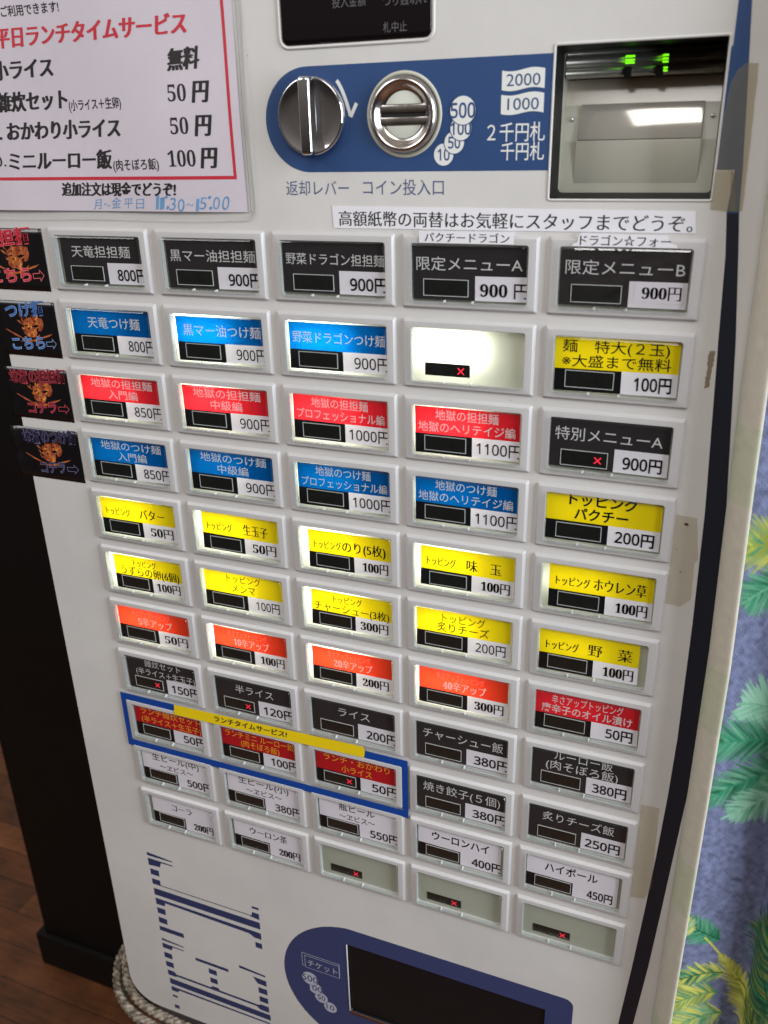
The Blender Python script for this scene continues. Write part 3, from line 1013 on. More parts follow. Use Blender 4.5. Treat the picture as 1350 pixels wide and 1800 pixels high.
CN = {'k': 'black', 'b': 'blue', 'r': 'red', 'o': 'orange-red', 'd': 'dark red', 'y': 'yellow', 'w': 'white', '': 'blank'}
ZC = -1.70
for (r, c), (colr, lines, price, psty, pu, lit, ins, sold) in D.items():
    cx, cy = COLX[c - 1], ROWY[r - 1]
    btn = inst('push_button', ME_BEZ, (cx, cy, 0), machine)
    btn['group'] = 'menu buttons of the ticket machine'
    what = ' and '.join(t.strip('〜').replace('　', '') for t, *_ in lines)
    lb = (CN[colr] + ' menu button' + (' reading ' + what if what else ' without a card') + (', ' + price.replace(' ', '') if price else '')
          + (', red cross lit' if sold else '') + ('' if what else (', bright backlight' if lit > .3 else ', unlit')))
    btn['label'] = lb
    inst('lens_cover', ME_LENSF if (r, c) == (1, 5) else ME_LENS, (cx, cy, 0), btn)
    inst('lens_peg', ME_PEG, (cx, cy, 0), btn)
    inst('light_diffuser', ME_DIF, (cx, cy, 0), btn)
    l0, l1, b0, b1 = cx + LX0 + ins[0], cx + LX1 - ins[1], cy + LY0 + 1.3, cy + LY1 - ins[2]
    w, h = l1 - l0, b1 - b0
    U = lambda u: l0 + w * u
    V = lambda v: b0 + h * v
    if colr:
        mb = MB()
        sp, su = (0.42, 0.555) if colr != 'w' else (0.40, 0.52)
        if colr == 'k':
            sp = 0.46
        mb.rect(U(0), V(sp), U(1), V(1), ZC, 0)
        mb.rect(U(0), V(0), U(su), V(sp), ZC, 1)
        mb.rect(U(su), V(0), U(1), V(sp), ZC, 2)
        card = mb.build('menu_card', [CARD[colr], CARD['K'] if colr != 'k' else CARD['k'], CARD['W'] if colr != 'w' else CARD['w']], btn)
        mb = MB()
        inks = []
        for t, u0, u1, v0, v1, st, ik in lines:
            if ik not in inks: inks.append(ik)
            if colr == 'w':
                st = {'g': 'b', 'n': 'g'}.get(st, st)
            text(mb, t, U(u0), U(u1), V(v0), V(v1), ZC + 0.06, inks.index(ik), {'n': 'g'}.get(st, st) if colr != 'k' else {'g': 'n'}.get(st, st), clip=(U(0), V(0), U(1), V(1.0)))
        if 'bk' not in inks: inks.append('bk')
        pt, pb = 0.37, 0.05
        psty = {'n': 'g', 'g': 'b'}.get(psty, psty)
        if psty == 'm':
            price = price.translate(SERIF)
        elif psty in 'ngb':
            price = price.translate(SANS)
        if (r, c) == (1, 5):
            mb.rect(U(.60), V(.09), U(.975), V(.44), ZC + 0.1, len(inks))
            pt, pb = .41, .13
        if (r, c) == (1, 4):
            price = '𝟗𝟎𝟎 円'
        text(mb, price, U(pu), U(1.015 if psty != 'm' and (r < 5 or r > 7) and c < 5 else .955), V(pb), V(pt), ZC + 0.14, inks.index('bk'), psty, clip=(U(0), V(-.1), U(1.0), V(1)))
        lt_ = mb.build('card_lettering', [INK[k] for k in inks] + [CARD['W']], btn)
        card.rotation_euler.y = lt_.rotation_euler.y = random.uniform(-.009, .009)      # slipped in by hand
        wx0, wx1, wy0, wy1 = U(.10), U(.495), V(.065), V(.365)
    else:
        wx0, wx1, wy0, wy1 = U(.11), U(.52), V(.06), V(.31)
    # sold-out window
    mb = MB()
    zw = ZC + 0.16 if colr else -2.5
    mb.rect(wx0, wy0, wx1, wy1, zw, 0)
    if colr:
        e = 0.26
        for q in ((wx0 - e, wy0 - e, wx1 + e, wy0), (wx0 - e, wy1, wx1 + e, wy1 + e), (wx0 - e, wy0, wx0, wy1), (wx1, wy0, wx1 + e, wy1)):
            mb.box(q[0], q[1], ZC, q[2], q[3], zw + 0.12, 1)
    mb.build('sold_out_window', [M_LEDWIN, M_LEDRIM], btn)
    if sold:
        mb = MB()
        mx_, my_, s_ = wx0 + (wx1 - wx0) * .80, (wy0 + wy1) / 2 - .2, 1.35
        for a in (1, -1):
            d1 = Vector((s_, a * s_)); q = Vector((-d1.y, d1.x)).normalized() * .26
            cc = Vector((mx_, my_))
            mb.poly([tuple(p) for p in (cc - d1 - q, cc + d1 - q, cc + d1 + q, cc - d1 + q)], zw + 0.06 + 0.02 * a)
        mb.build('sold_out_mark', M_REDLED, btn)
    if lit:
        l = bpy.data.lights.new('button_lamp', 'AREA')
        l.shape, l.size, l.size_y, l.energy, l.color = 'RECTANGLE', 0.042, 0.015, 0.11 * lit, (1.0, 1.0, 0.90)
        lo = bpy.data.objects.new('button_lamp', l)
        COL.objects.link(lo)
        place(lo, Vector((cx + (LX0 + LX1) / 2 - 8, cy - BH * .42, -8.6)), btn)
        lo.rotation_euler = (math.radians(-90), 0, 0)      # shines out of the panel (towards -Y)

# ================================================================== THINGS STUCK ON THE MACHINE
# --- laminated lunch notice
note = empty('laminated_notice', (-20, 45, ZP))
tag(note, 'laminated pink-white lunch service notice with red frame taped over the upper left of the machine', 'notice')
NX1, NY0 = 58.8, 5.4


def nz(x, y, k=0.0):
    return ZP + 0.9 + 0.45 * math.sin(x * .06 + y * .02) + 0.35 * math.sin(y * .07 - x * .03) + k


def sheet(mb, x0, y0, x1, y1, k, nx, ny, mi=0):
    v, f = [], []
    for j in range(ny + 1):
        for i in range(nx + 1):
            x, y = x0 + (x1 - x0) * i / nx, y0 + (y1 - y0) * j / ny
            v.append((x, y, nz(x, y, k)))
    for j in range(ny):
        for i in range(nx):
            a = j * (nx + 1) + i
            f.append((a, a + 1, a + nx + 2, a + nx + 1))
    mb.add(v, f, mi, True)


mb = MB()
sheet(mb, -140, 8.8, 54.6, 190, 0, 40, 36)
mb.build('paper_sheet', mat('notice_paper', srgb(216, 206, 215), 0.5, noise=0.05, nscale=14), note)
mb = MB()
sheet(mb, -146, NY0, NX1, 196, 0.25, 80, 80)
for k in range(len(mb.v)):                  # the sleeve's rounded corner
    x, y, z = mb.v[k]
    if x > NX1 - 6 and y < NY0 + 6:
        dx, dy = x - (NX1 - 6), (NY0 + 6) - y
        q = max(dx, dy) / max(1e-6, math.hypot(dx, dy))
        mb.v[k] = (NX1 - 6 + dx * q, NY0 + 6 - dy * q, z)
e = [(x, NY0) for x in np.linspace(-146, NX1 - 6, 40)] + [(NX1 - 6 + 6 * math.sin(a), NY0 + 6 - 6 * math.cos(a)) for a in np.linspace(.2, 1.4, 6)] + [(NX1, y) for y in np.linspace(NY0 + 6, 196, 40)]
for (xa, ya), (xb, yb) in zip(e[:-1], e[1:]):
    mb.add([(xa, ya, nz(xa, ya, .25)), (xb, yb, nz(xb, yb, .25)), (xb, yb, nz(xb, yb, -.25)), (xa, ya, nz(xa, ya, -.25))], [(0, 3, 2, 1)], 1)
for y in np.linspace(NY0 + 3.2, 190, 60)[:-1]:
    mb.add([(NX1 - 2.6, y, nz(NX1 - 2.6, y, .3)), (NX1 - 2.2, y, nz(NX1 - 2.2, y, .3)), (NX1 - 2.2, y + 3.2, nz(NX1 - 2.2, y + 3.2, .3)), (NX1 - 2.6, y + 3.2, nz(NX1 - 2.6, y + 3.2, .3))], [(0, 1, 2, 3)], 1)
mb.build('laminate_film', [clear('laminate', (0.97, 0.97, 0.97, 1), ior=1.6, rough=0.10, bump=1.0, bscale=24),
                           mixmat('laminate_edge', [(0.3, 'ShaderNodeBsdfTransparent', (1, 1, 1, 1), None), (0.3, 'ShaderNodeBsdfDiffuse', (0.5, 0.5, 0.5, 1), 0.0), (0.4, 'ShaderNodeBsdfGlossy', (0.9, 0.9, 0.9, 1), 0.15)])], note)
mb = MB()
on = lambda x, y, z: (x, y, nz(x, y, z))


def nline(x0, y0, x1, y1, mi):
    n = 30
    for k in range(n):
        if x1 - x0 > y1 - y0:
            a, b = x0 + (x1 - x0) * k / n, x0 + (x1 - x0) * (k + 1) / n
            q = [(a, y0), (b, y0), (b, y1), (a, y1)]
        else:
            a, b = y0 + (y1 - y0) * k / n, y0 + (y1 - y0) * (k + 1) / n
            q = [(x0, a), (x1, a), (x1, b), (x0, b)]
        mb.add([on(x, y, .06) for x, y in q], [(0, 1, 2, 3)], mi)


nline(49.4, 23.4, 50.8, 190, 1)
nline(-140, 22.0, 50.8, 23.4, 1)
text(mb, 'すべて税込でご利用できます!', -140, 27.5, 82.6, 89.4, .06, 0, 'S', fn=on) if False else None
text(mb, 'までご利用できます!', -69.5, -28.6, 88.5, 93.0, .06, 0, 'b', fn=on)
text(mb, '平日ランチタイムサービス', -66.0, 33.0, 76.4, 85.0, .06, 1, 'S', fn=on, rise=.5)
for t_, x0, x1, y0, y1, st in (('小ライス', -70.4, -37.4, 63.8, 72.2, 'S'), ('無料', 22.6, 37.4, 63.8, 72.6, 'S'),
                               ('雑炊セット', -71.6, -32.4, 50.8, 59.4, 'S'), ('(小ライス＋生卵)', -31.8, -3.2, 50.4, 55.2, 'b'),
                               ('. おかわり小ライス', -73.4, -5.4, 38.8, 47.2, 'S'), ('ミニルーロー飯', -70.6, -12.2, 26.0, 34.6, 'S'),
                               ('0.', -79.4, -72.6, 27.0, 34.0, 'n'), ('(肉そぼろ飯)', -11.6, 13.0, 25.6, 30.6, 'b')):
    text(mb, t_, x0, x1, y0, y1, .06, 0, st, fn=on, rise=0.4)
for t_, x0, x1, y in (('50', 21.0, 30.0, 52.6), ('50', 20.8, 29.8, 40.0), ('100', 18.0, 31.8, 27.2)):
    text(mb, t_.translate(SERIF), x0, x1, y, y + 6.6, .06, 0, 'n', fn=on, em=False)
for y, x in ((51.6, 33.4), (38.8, 33.4), (26.2, 34.8)):
    text(mb, '円', x, x + 7.0, y, y + 9.2, .06, 0, 'S', fn=on)
text(mb, '追加注文は現金でどうぞ!', -42.4, 20.0, 15.0, 21.2, .06, 0, 'S', fn=on)
hx = -25.6
for ch, wd_ in (('月', 5.4), ('〜', 4.2), ('金', 6.4), ('平', 6.4), ('日', 5.2), (' ', 5.0), ('1', 1.9), ('1', 2.9), (':', 2.0), ('3', 3.8), ('0', 4.2), ('〜', 4.6), ('1', 1.8), ('5', 4.2), (':', 2.0), ('0', 4.2), ('0', 4.4)):
    if ch != ' ':
        jy, jh = random.uniform(-.5, .5), random.uniform(-.5, .4)
        text(mb, ch, hx, hx + wd_ * .82, 9.4 + jy, (14.4 if hx < 8 else 14.8) + jy + jh, .06, 2, 't' if ch in '〜:' else 'i', fn=on, rise=random.uniform(-.3, .7), em=ch in '月〜金平日')
    hx += wd_ * 1.06
mb.build('notice_lettering', [mat('brush_black', srgb(34, 30, 32), 0.5), mat('brush_red', srgb(206, 44, 62), 0.5), mat('marker_blue', srgb(110, 158, 204), 0.5, noise=.25, nscale=200)], note)

M_STRIP = mat('strip_paper', srgb(232, 230, 234), 0.4, coat=0.2, noise=0.03, nscale=30)
M_TXT = mat('print_black', srgb(28, 28, 32), 0.5)


def strip(name, label, pts, txt, box, sty, z=ZP + .22, cat='paper strip', pm=M_STRIP, im=M_TXT, curl=0.0, rise=0.0, grp=None):
    t = empty(name, (box[0], box[2], z))
    tag(t, label, cat, grp)
    mb = MB()
    mb.prism(pts, z - .12, z)
    mb.build('paper', pm, t)
    mb = MB()
    text(mb, txt, box[0], box[1], box[2], box[3], z + .05, 0, sty, rise=rise)
    mb.build('lettering', im, t)
    return t


strip('notice_strip', 'long white paper strip with one line of black lettering under the coin slot',
      [(94.6, 2.9), (236.9, 3.0), (236.0, 10.6), (94.2, 11.6)], '高額紙幣の両替はお気軽にスタッフまでどうぞ。', (97.2, 235.6, 3.6, 10.0), 'l', ZP + .2, rise=-.5)
strip('menu_strip', 'small white strip above the fourth black button, black lettering ending in dragon',
      rrect(132.6, -2.0, 171.2, 2.6, .3), 'パクチードラゴン', (135.0, 169.4, -1.8, 2.2), 'l', 0.35, grp='menu name strips')
strip('menu_strip', 'small curling white strip with a star above the fifth black button at the top right',
      [(193.4, -2.0), (231.4, -2.0), (231.0, -1.0), (228.4, -.2), (227.6, 2.3), (197.2, 2.8), (196.0, 2.2), (195.4, -.4), (193.6, -1.4)],
      'ドラゴン☆フォー', (196.4, 228.8, -1.9, 2.3), 'l', 0.35, grp='menu name strips')

# --- four black pointer stickers at the left
M_STICK = mat('sticker_black', srgb(20, 17, 20), 0.22, spec=0.6, noise=.2, nscale=40)


def flame_mat(name, a, b):
    m = mat(name, a, 0.4)
    n = m.node_tree
    t = n.nodes.new('ShaderNodeTexCoord'); x = n.nodes.new('ShaderNodeTexNoise')
    x.inputs['Scale'].default_value = 150; x.inputs['Detail'].default_value = 6
    n.links.new(t.outputs['Object'], x.inputs['Vector'])
    rp = n.nodes.new('ShaderNodeValToRGB')
    rp.color_ramp.elements[0].position, rp.color_ramp.elements[1].position = .38, .62
    rp.color_ramp.elements[0].color, rp.color_ramp.elements[1].color = a, b
    n.links.new(x.outputs['Fac'], rp.inputs[0])
    n.links.new(rp.outputs[0], n.nodes['Principled BSDF'].inputs['Base Color'])
    return m


M_FLAME = flame_mat('flame_print', srgb(92, 30, 14), srgb(226, 124, 44))
M_EMBER = flame_mat('ember_print', srgb(130, 56, 36), srgb(190, 104, 64))
M_SPARK = flame_mat('spark_print', srgb(196, 90, 30), srgb(246, 176, 74))
M_REDP = mat('sticker_red', srgb(190, 44, 60), 0.4, noise=.15, nscale=300)
M_REDE = mat('sticker_red_edge', srgb(226, 110, 116), 0.4)
M_BLUP = mat('sticker_blue', srgb(66, 104, 168), 0.4, noise=.15, nscale=300)
M_BLUE_E = mat('sticker_blue_edge', srgb(132, 160, 206), 0.4)
M_PURP = mat('sticker_purple', srgb(40, 36, 62), 0.4)
M_PURE = mat('sticker_purple_edge', srgb(112, 106, 142), 0.4)
M_MAR = mat('sticker_maroon', srgb(112, 34, 44), 0.4, noise=.2, nscale=300)
M_MARE = mat('sticker_maroon_edge', srgb(196, 76, 88), 0.4)
M_DKRE = mat('sticker_rust_edge', srgb(150, 60, 66), 0.4)
def _uv(pts):
    """sticker artwork measured on a slanted picture of it -> offsets from the sticker's centre, in sticker heights"""
    return [((x - 10 - .115 * (y - 60)) / 1090 * 1.27 - .635, .5 - (y - 60 - .045 * x) / 1080) for x, y in pts]


FLAME = _uv([(490, 480), (560, 430), (640, 400), (760, 390), (880, 420), (908, 540), (882, 640), (845, 672), (800, 655), (818, 600), (764, 622), (778, 700), (750, 790), (722, 778), (700, 804), (660, 780),
             (600, 786), (560, 758), (520, 722), (512, 682), (556, 652), (500, 640), (470, 610), (530, 590), (508, 540)])[::-1]
DOTS = [_uv([(588, 634), (615, 586), (642, 634)]), _uv([(670, 572), (760, 540), (812, 548), (800, 576), (740, 604)]), _uv([(520, 560), (590, 540), (600, 556), (560, 580)]),
        _uv([(640, 742), (690, 736), (668, 764)]), _uv([(560, 480), (610, 462), (590, 500)]), _uv([(700, 470), (760, 452), (736, 492)])]
WING_L = _uv([(136, 632), (180, 640), (330, 720), (480, 800), (580, 832), (470, 820), (320, 752)])[::-1]
WING_R = _uv([(1082, 714), (1010, 770), (880, 812), (760, 836), (880, 780), (960, 752)])[::-1]
GLOW = _uv([(420, 885), (520, 842), (600, 856), (700, 838), (860, 806), (800, 862), (660, 884), (520, 878)])[::-1]
HORN = _uv([(380, 450), (440, 470), (520, 560), (480, 540), (420, 500)])[::-1]


def pointer(label, x0, y0, x1, y1, top, bottom, mats, tu, curl):
    cxm, w, h = (x0 + x1) / 2, x1 - x0, y1 - y0
    t = empty('pointer_sticker', ((x0 + x1) / 2, y0, ZP))
    tag(t, label, 'sticker', 'black pointer stickers at the left edge')
    edge = -95.4

    def bz(x, y, k=0):
        d = max(0, edge - x)
        return ZP + .28 + k + curl * d * d * .02 + .05 * math.sin(y * .45) * d * curl
    mb = MB()
    nx, ny = 16, 10
    v, f = [], []
    for lay in (0, -.22):
        for j in range(ny + 1):
            for i in range(nx + 1):
                x, y = x0 + w * i / nx, y0 + h * j / ny
                v.append((x, y, bz(x, y, lay)))
    N = (nx + 1) * (ny + 1)
    for j in range(ny):
        for i in range(nx):
            a = j * (nx + 1) + i
            f.append((a, a + 1, a + nx + 2, a + nx + 1))
            f.append((N + a, N + a + nx + 1, N + a + nx + 2, N + a + 1))
    per = [i for i in range(nx + 1)] + [j * (nx + 1) + nx for j in range(1, ny + 1)] + [ny * (nx + 1) + i for i in range(nx - 1, -1, -1)] + [j * (nx + 1) for j in range(ny - 1, 0, -1)]
    for a, b in zip(per, per[1:] + per[:1]):
        f.append((a, N + a, N + b, b))
    mb.add(v, f, 0, True)
    mb.build('sticker_sheet', M_STICK, t)
    fz = lambda k: (lambda x, y, z: (x, y, bz(x, y, z)))
    mb = MB()
    cxf, cyf, sf = cxm, y0 + h * .5, h * 1.0
    P = lambda pts, k, mi: mb.add([(cxf + px * sf, cyf + py * sf, bz(cxf + px * sf, cyf + py * sf, k)) for px, py in pts], [list(range(len(pts)))], mi)
    P(GLOW, .045, 0)
    P(WING_L, .06, 1)
    P(WING_R, .06, 1)
    P(HORN, .06, 1)
    P(FLAME, .075, 1)
    for _k in range(150):                      # licks of flame
        fx, fy = random.uniform(-.24, .26), random.uniform(-.24, .26)
        inside, n_ = False, len(FLAME)
        for a_ in range(n_):
            (xa, ya), (xb, yb) = FLAME[a_], FLAME[a_ - 1]
            if (ya > fy) != (yb > fy) and fx < (xb - xa) * (fy - ya) / (yb - ya) + xa:
                inside = not inside
        if not inside and random.random() < .93:
            continue
        L_, w_, sl = random.uniform(.03, .085), random.uniform(.008, .02), random.uniform(-.04, .04) + fx * .12
        P([(fx - w_, fy), (fx + w_, fy - .01), (fx + sl, fy + L_)], .082 + .0001 * _k, random.choice((0, 0, 3, 1)))
    for dts in DOTS:
        P(dts[::-1], .105, 2)
    mb.build('flame_print', [M_FLAME, M_EMBER, M_STICK, M_SPARK], t)
    mb = MB()
    ru = h * .10
    xa, xb = x0 + w * tu[0], x0 + w * tu[1]
    text(mb, top, xa, xb, y0 + h * .66, y0 + h * .94, .10, 1, 'B', fn=fz(0), rise=ru)
    text(mb, top, xa, xb, y0 + h * .66, y0 + h * .94, .14, 0, 'b', fn=fz(0), rise=ru)
    xa, xb = x0 + w * tu[2], x0 + w * tu[3]
    text(mb, bottom, xa, xb, y0 + h * .08, y0 + h * .34, .10, 1, 'B', fn=fz(0), rise=ru * .6)
    text(mb, bottom, xa, xb, y0 + h * .08, y0 + h * .34, .14, 0, 'n', fn=fz(0), rise=ru * .6)
    text(mb, '⇨', xb + w * .02, xb + w * .20, y0 + h * .14, y0 + h * .34, .12, 1, 'n', fn=fz(0), em=False, rise=ru * .2)
    mb.build('sticker_lettering', mats, t)
    return t


pointer('black sticker with orange flame and bright red characters, topmost of four at the left edge', -99, -29.0, -59.4, .4, '担担麺', 'こちら', [M_REDP, M_REDE], (.05, .82, .08, .74), .0)
pointer('black sticker with orange flame and light blue characters at the left edge', -95.6, -62.2, -59.3, -34.4, 'つけ麺', 'こちら', [M_BLUP, M_BLUE_E], (.12, .82, .14, .74), .0)
pointer('black sticker with orange flame and deep red characters, third down at the left edge', -99.4, -96.0, -58.8, -68.8, '地獄の担担麺', 'コチラ', [M_MAR, M_MARE], (.06, .98, .28, .76), 1.0)
pointer('black curling sticker with orange flame and dim purple characters, lowest at the left edge', -102.0, -129.8, -58.4, -101.4, '地獄のつけ麺', 'コチラ', [M_PURP, M_PURE], (.14, .98, .34, .74), 2.2)

# --- blue tape frame and yellow strip round the lunch buttons
M_BTAPE = mat('blue_tape', srgb(8, 66, 150), 0.35, noise=.06, nscale=30)
fr = empty('tape_border', (30, -300, ZP))
tag(fr, 'blue tape border round the three dark red lunch buttons', 'tape border')
z0, z1 = -.34, -.2
for q in (((-58.0, -267.4), (124.2, -267.2), (124.2, -262.2), (-58.0, -262.4)), ((-58.0, -300.6), (124.2, -300.4), (124.2, -295.7), (-58.0, -296.0)),
          ((-58.0, -296.0), (-54.7, -296.0), (-54.7, -267.4), (-58.0, -267.4)), ((121.0, -295.7), (124.2, -295.7), (124.2, -267.2), (121.0, -267.2))):
    mb = MB()
    mb.prism(q, z0, z1)
    mb.build('tape_strip', M_BTAPE, fr)
M_YTAPE = mat('yellow_paper', srgb(240, 208, 20), 0.4, noise=.05, nscale=40, coat=.2)
strip('lunch_strip', 'narrow yellow paper strip with black lettering running along the top of the blue tape border',
      [(-20.4, -269.0), (99.6, -266.4), (100.2, -262.6), (99.4, -259.4), (-19.6, -262.0)], 'ランチタイムサービス!', (7.0, 53.6, -266.9, -262.3), 's', .32, pm=M_YTAPE, rise=.9)

# --- old tape
M_OLD = mixmat('old_clear_tape', [(.70, 'ShaderNodeBsdfTransparent', (.90, .87, .78, 1), None), (.22, 'ShaderNodeBsdfDiffuse', (.42, .38, .28, 1), 0.0), (.06, 'ShaderNodeBsdfGlossy', (1, 1, 1, 1), .25)])
M_OLD2 = mixmat('old_tape_residue', [(.84, 'ShaderNodeBsdfTransparent', (.95, .93, .86, 1), None), (.11, 'ShaderNodeBsdfDiffuse', (.40, .37, .27, 1), 0.0), (.04, 'ShaderNodeBsdfGlossy', (1, 1, 1, 1), .3)])


def ragged(pts, amp, step=1.2):
    out = []
    for (xa, ya), (xb, yb) in zip(pts, pts[1:] + pts[:1]):
        n = max(1, int(math.hypot(xb - xa, yb - ya) / step))
        for k in range(n):
            t = k / n
            out.append((xa + (xb - xa) * t + random.uniform(-amp, amp) * (k > 0), ya + (yb - ya) * t + random.uniform(-amp, amp) * (k > 0)))
    return out


def tape(label, pts, m, z, grp='old pieces of clear tape', amp=.12):
    mb = MB()
    mb.poly(ragged(pts, amp), z)
    o = mb.build('tape_piece', m, None, origin=(*pts[0], z))
    tag(o, label, 'tape', grp)


tape('large yellowed clear tape piece right of the banknote slot over the blue stripe', [(241.1, 24.2), (246.0, 23.8), (247.4, 10.6), (251.4, 10.8), (251.2, 30), (250.5, 56.8), (246.8, 57.0), (244.4, 55.2), (242.6, 51.6), (241.4, 40)], M_OLD, ZP + .25)
tape('small yellowed tape scrap below the right corner of the banknote slot', [(240.7, 11.2), (249.6, 10.4), (246.9, 23.8), (241.2, 24.0)], M_OLD, ZP + .35)
tape('stained clear tape residue right of the yellow coriander topping button', [(241.6, -105.6), (249.9, -106.4), (252.2, -124.4), (251.0, -126.4), (251.4, -143.2), (247.6, -147.2), (241.6, -146.8)], M_OLD2, ZP + .22)
tape('faint clear tape residue beside the black grilled cheese rice button at lower right', [(241.6, -255.0), (249.8, -254.9), (251.0, -304.0), (248.4, -312.6), (241.6, -313.8)], M_OLD2, ZP + .22)
mb = MB()
mb.poly(ragged([(246.4, -38.8), (248.6, -38.6), (248.0, -52.4), (246.2, -53.0)], .3, .7), ZP + .04)
mb.build('scuff_mark', mat('scuff_brown', srgb(132, 118, 96), .6), machine)
mb = MB()
mb.poly([(246.0 + .8 * math.cos(a), -109.4 + .6 * math.sin(a)) for a in [k * .7 for k in range(9)]], ZP + .3)
for px, py, rr in ((249, 80, .3), (-80, -220, .3), (172, -64, .25), (244, -280, .3), (60, 68, .25), (118, -402, .3), (-30, -352, .25), (246, -131, .4), (243.5, -121, .3)):
    mb.poly([(px + rr * math.cos(a), py + rr * .7 * math.sin(a)) for a in [k * .9 for k in range(7)]], ZP + .31)
mb.build('dirt_speck', mat('speck_brown', srgb(70, 56, 44), .7), machine)

# ================================================================== ROPE AND STAND
stand = MB()
stand.box(-86, FLOOR_Y + 1, -275, 268, -549, -14)
stand = stand.build('machine_stand', mat('stand_grey', srgb(96, 100, 106), .4, noise=.06, nscale=12), None, origin=(90, FLOOR_Y, -140), bevel=3)
tag(stand, 'grey metal stand under the ticket machine with rope around its top', 'stand')


def rope_path(y, off):
    P = [(-141 - off, y + 3, -230), (-141 - off, y + 2, -120), (-137 - off, y + 1, -46), (-128 - off, y, -22 + off * .6), (-112 - off * .7, y, -6 + off), (-90 - off * .3, y, 2 + off), (-58, y, 5 + off), (0, y - 1, 6 + off), (120, y - 1, 6 + off), (300, y, 4 + off)]
    out = []
    n = len(P)
    for i in range(n - 1):
        p0, p1, p2, p3 = [Vector(P[max(0, min(n - 1, i + k))]) for k in (-1, 0, 1, 2)]
        m = max(4, int((p2 - p1).length / 1.6))
        for k in range(m):
            t = k / m
            out.append(.5 * ((2 * p1) + (p2 - p0) * t + (2 * p0 - 5 * p1 + 4 * p2 - p3) * t * t + (3 * p1 - p0 - 3 * p2 + p3) * t ** 3))
    return out


M_ROPE = flame_mat('rope_fibre', srgb(92, 80, 66), srgb(166, 154, 138))
M_ROPE.node_tree.nodes['Principled BSDF'].inputs['Roughness'].default_value = .8
rope = empty('rope', (0, -556, 0))
tag(rope, 'thick pale twisted rope wound round the foot of the ticket machine', 'rope')
for y, off, rad in ((-551, -6.5, 3.1), (-555.5, 0, 2.9), (-561, -1.5, 3.2)):
    path = rope_path(y, off)
    mb = MB()
    L = 0
    for s3 in range(3):
        q, ang = [], 2 * math.pi * s3 / 3
        for i, p in enumerate(path):
            t = (path[min(i + 1, len(path) - 1)] - path[max(i - 1, 0)]).normalized()
            a = t.cross(Vector((0, 1, 0))).normalized()
            b = a.cross(t)
            if i: ang += (p - path[i - 1]).length / 15 * 2 * math.pi
            jit = 1 + .06 * math.sin(i * 1.7 + s3)
            q.append(p + (a * math.cos(ang) + b * math.sin(ang)) * rad * .55 * jit)
        mb.tube(q, rad * .60, 8)
    # loose fibres
    for k in range(520):
        i = random.randrange(10, len(path) - 2)
        p = path[i]
        d = Vector((random.uniform(-1, 1), random.uniform(-1, 1), random.uniform(-.4, 1))).normalized()
        s = p + d * rad * 1.05
        e_ = s + d * random.uniform(.5, 2.0) + Vector((random.uniform(-1.6, 1.6), random.uniform(-1.6, 1.6), random.uniform(-1, 1)))
        mb.add([s, s + Vector((.14, .1, 0)), e_], [(0, 1, 2)])
    mb.build('rope_turn', M_ROPE, rope)

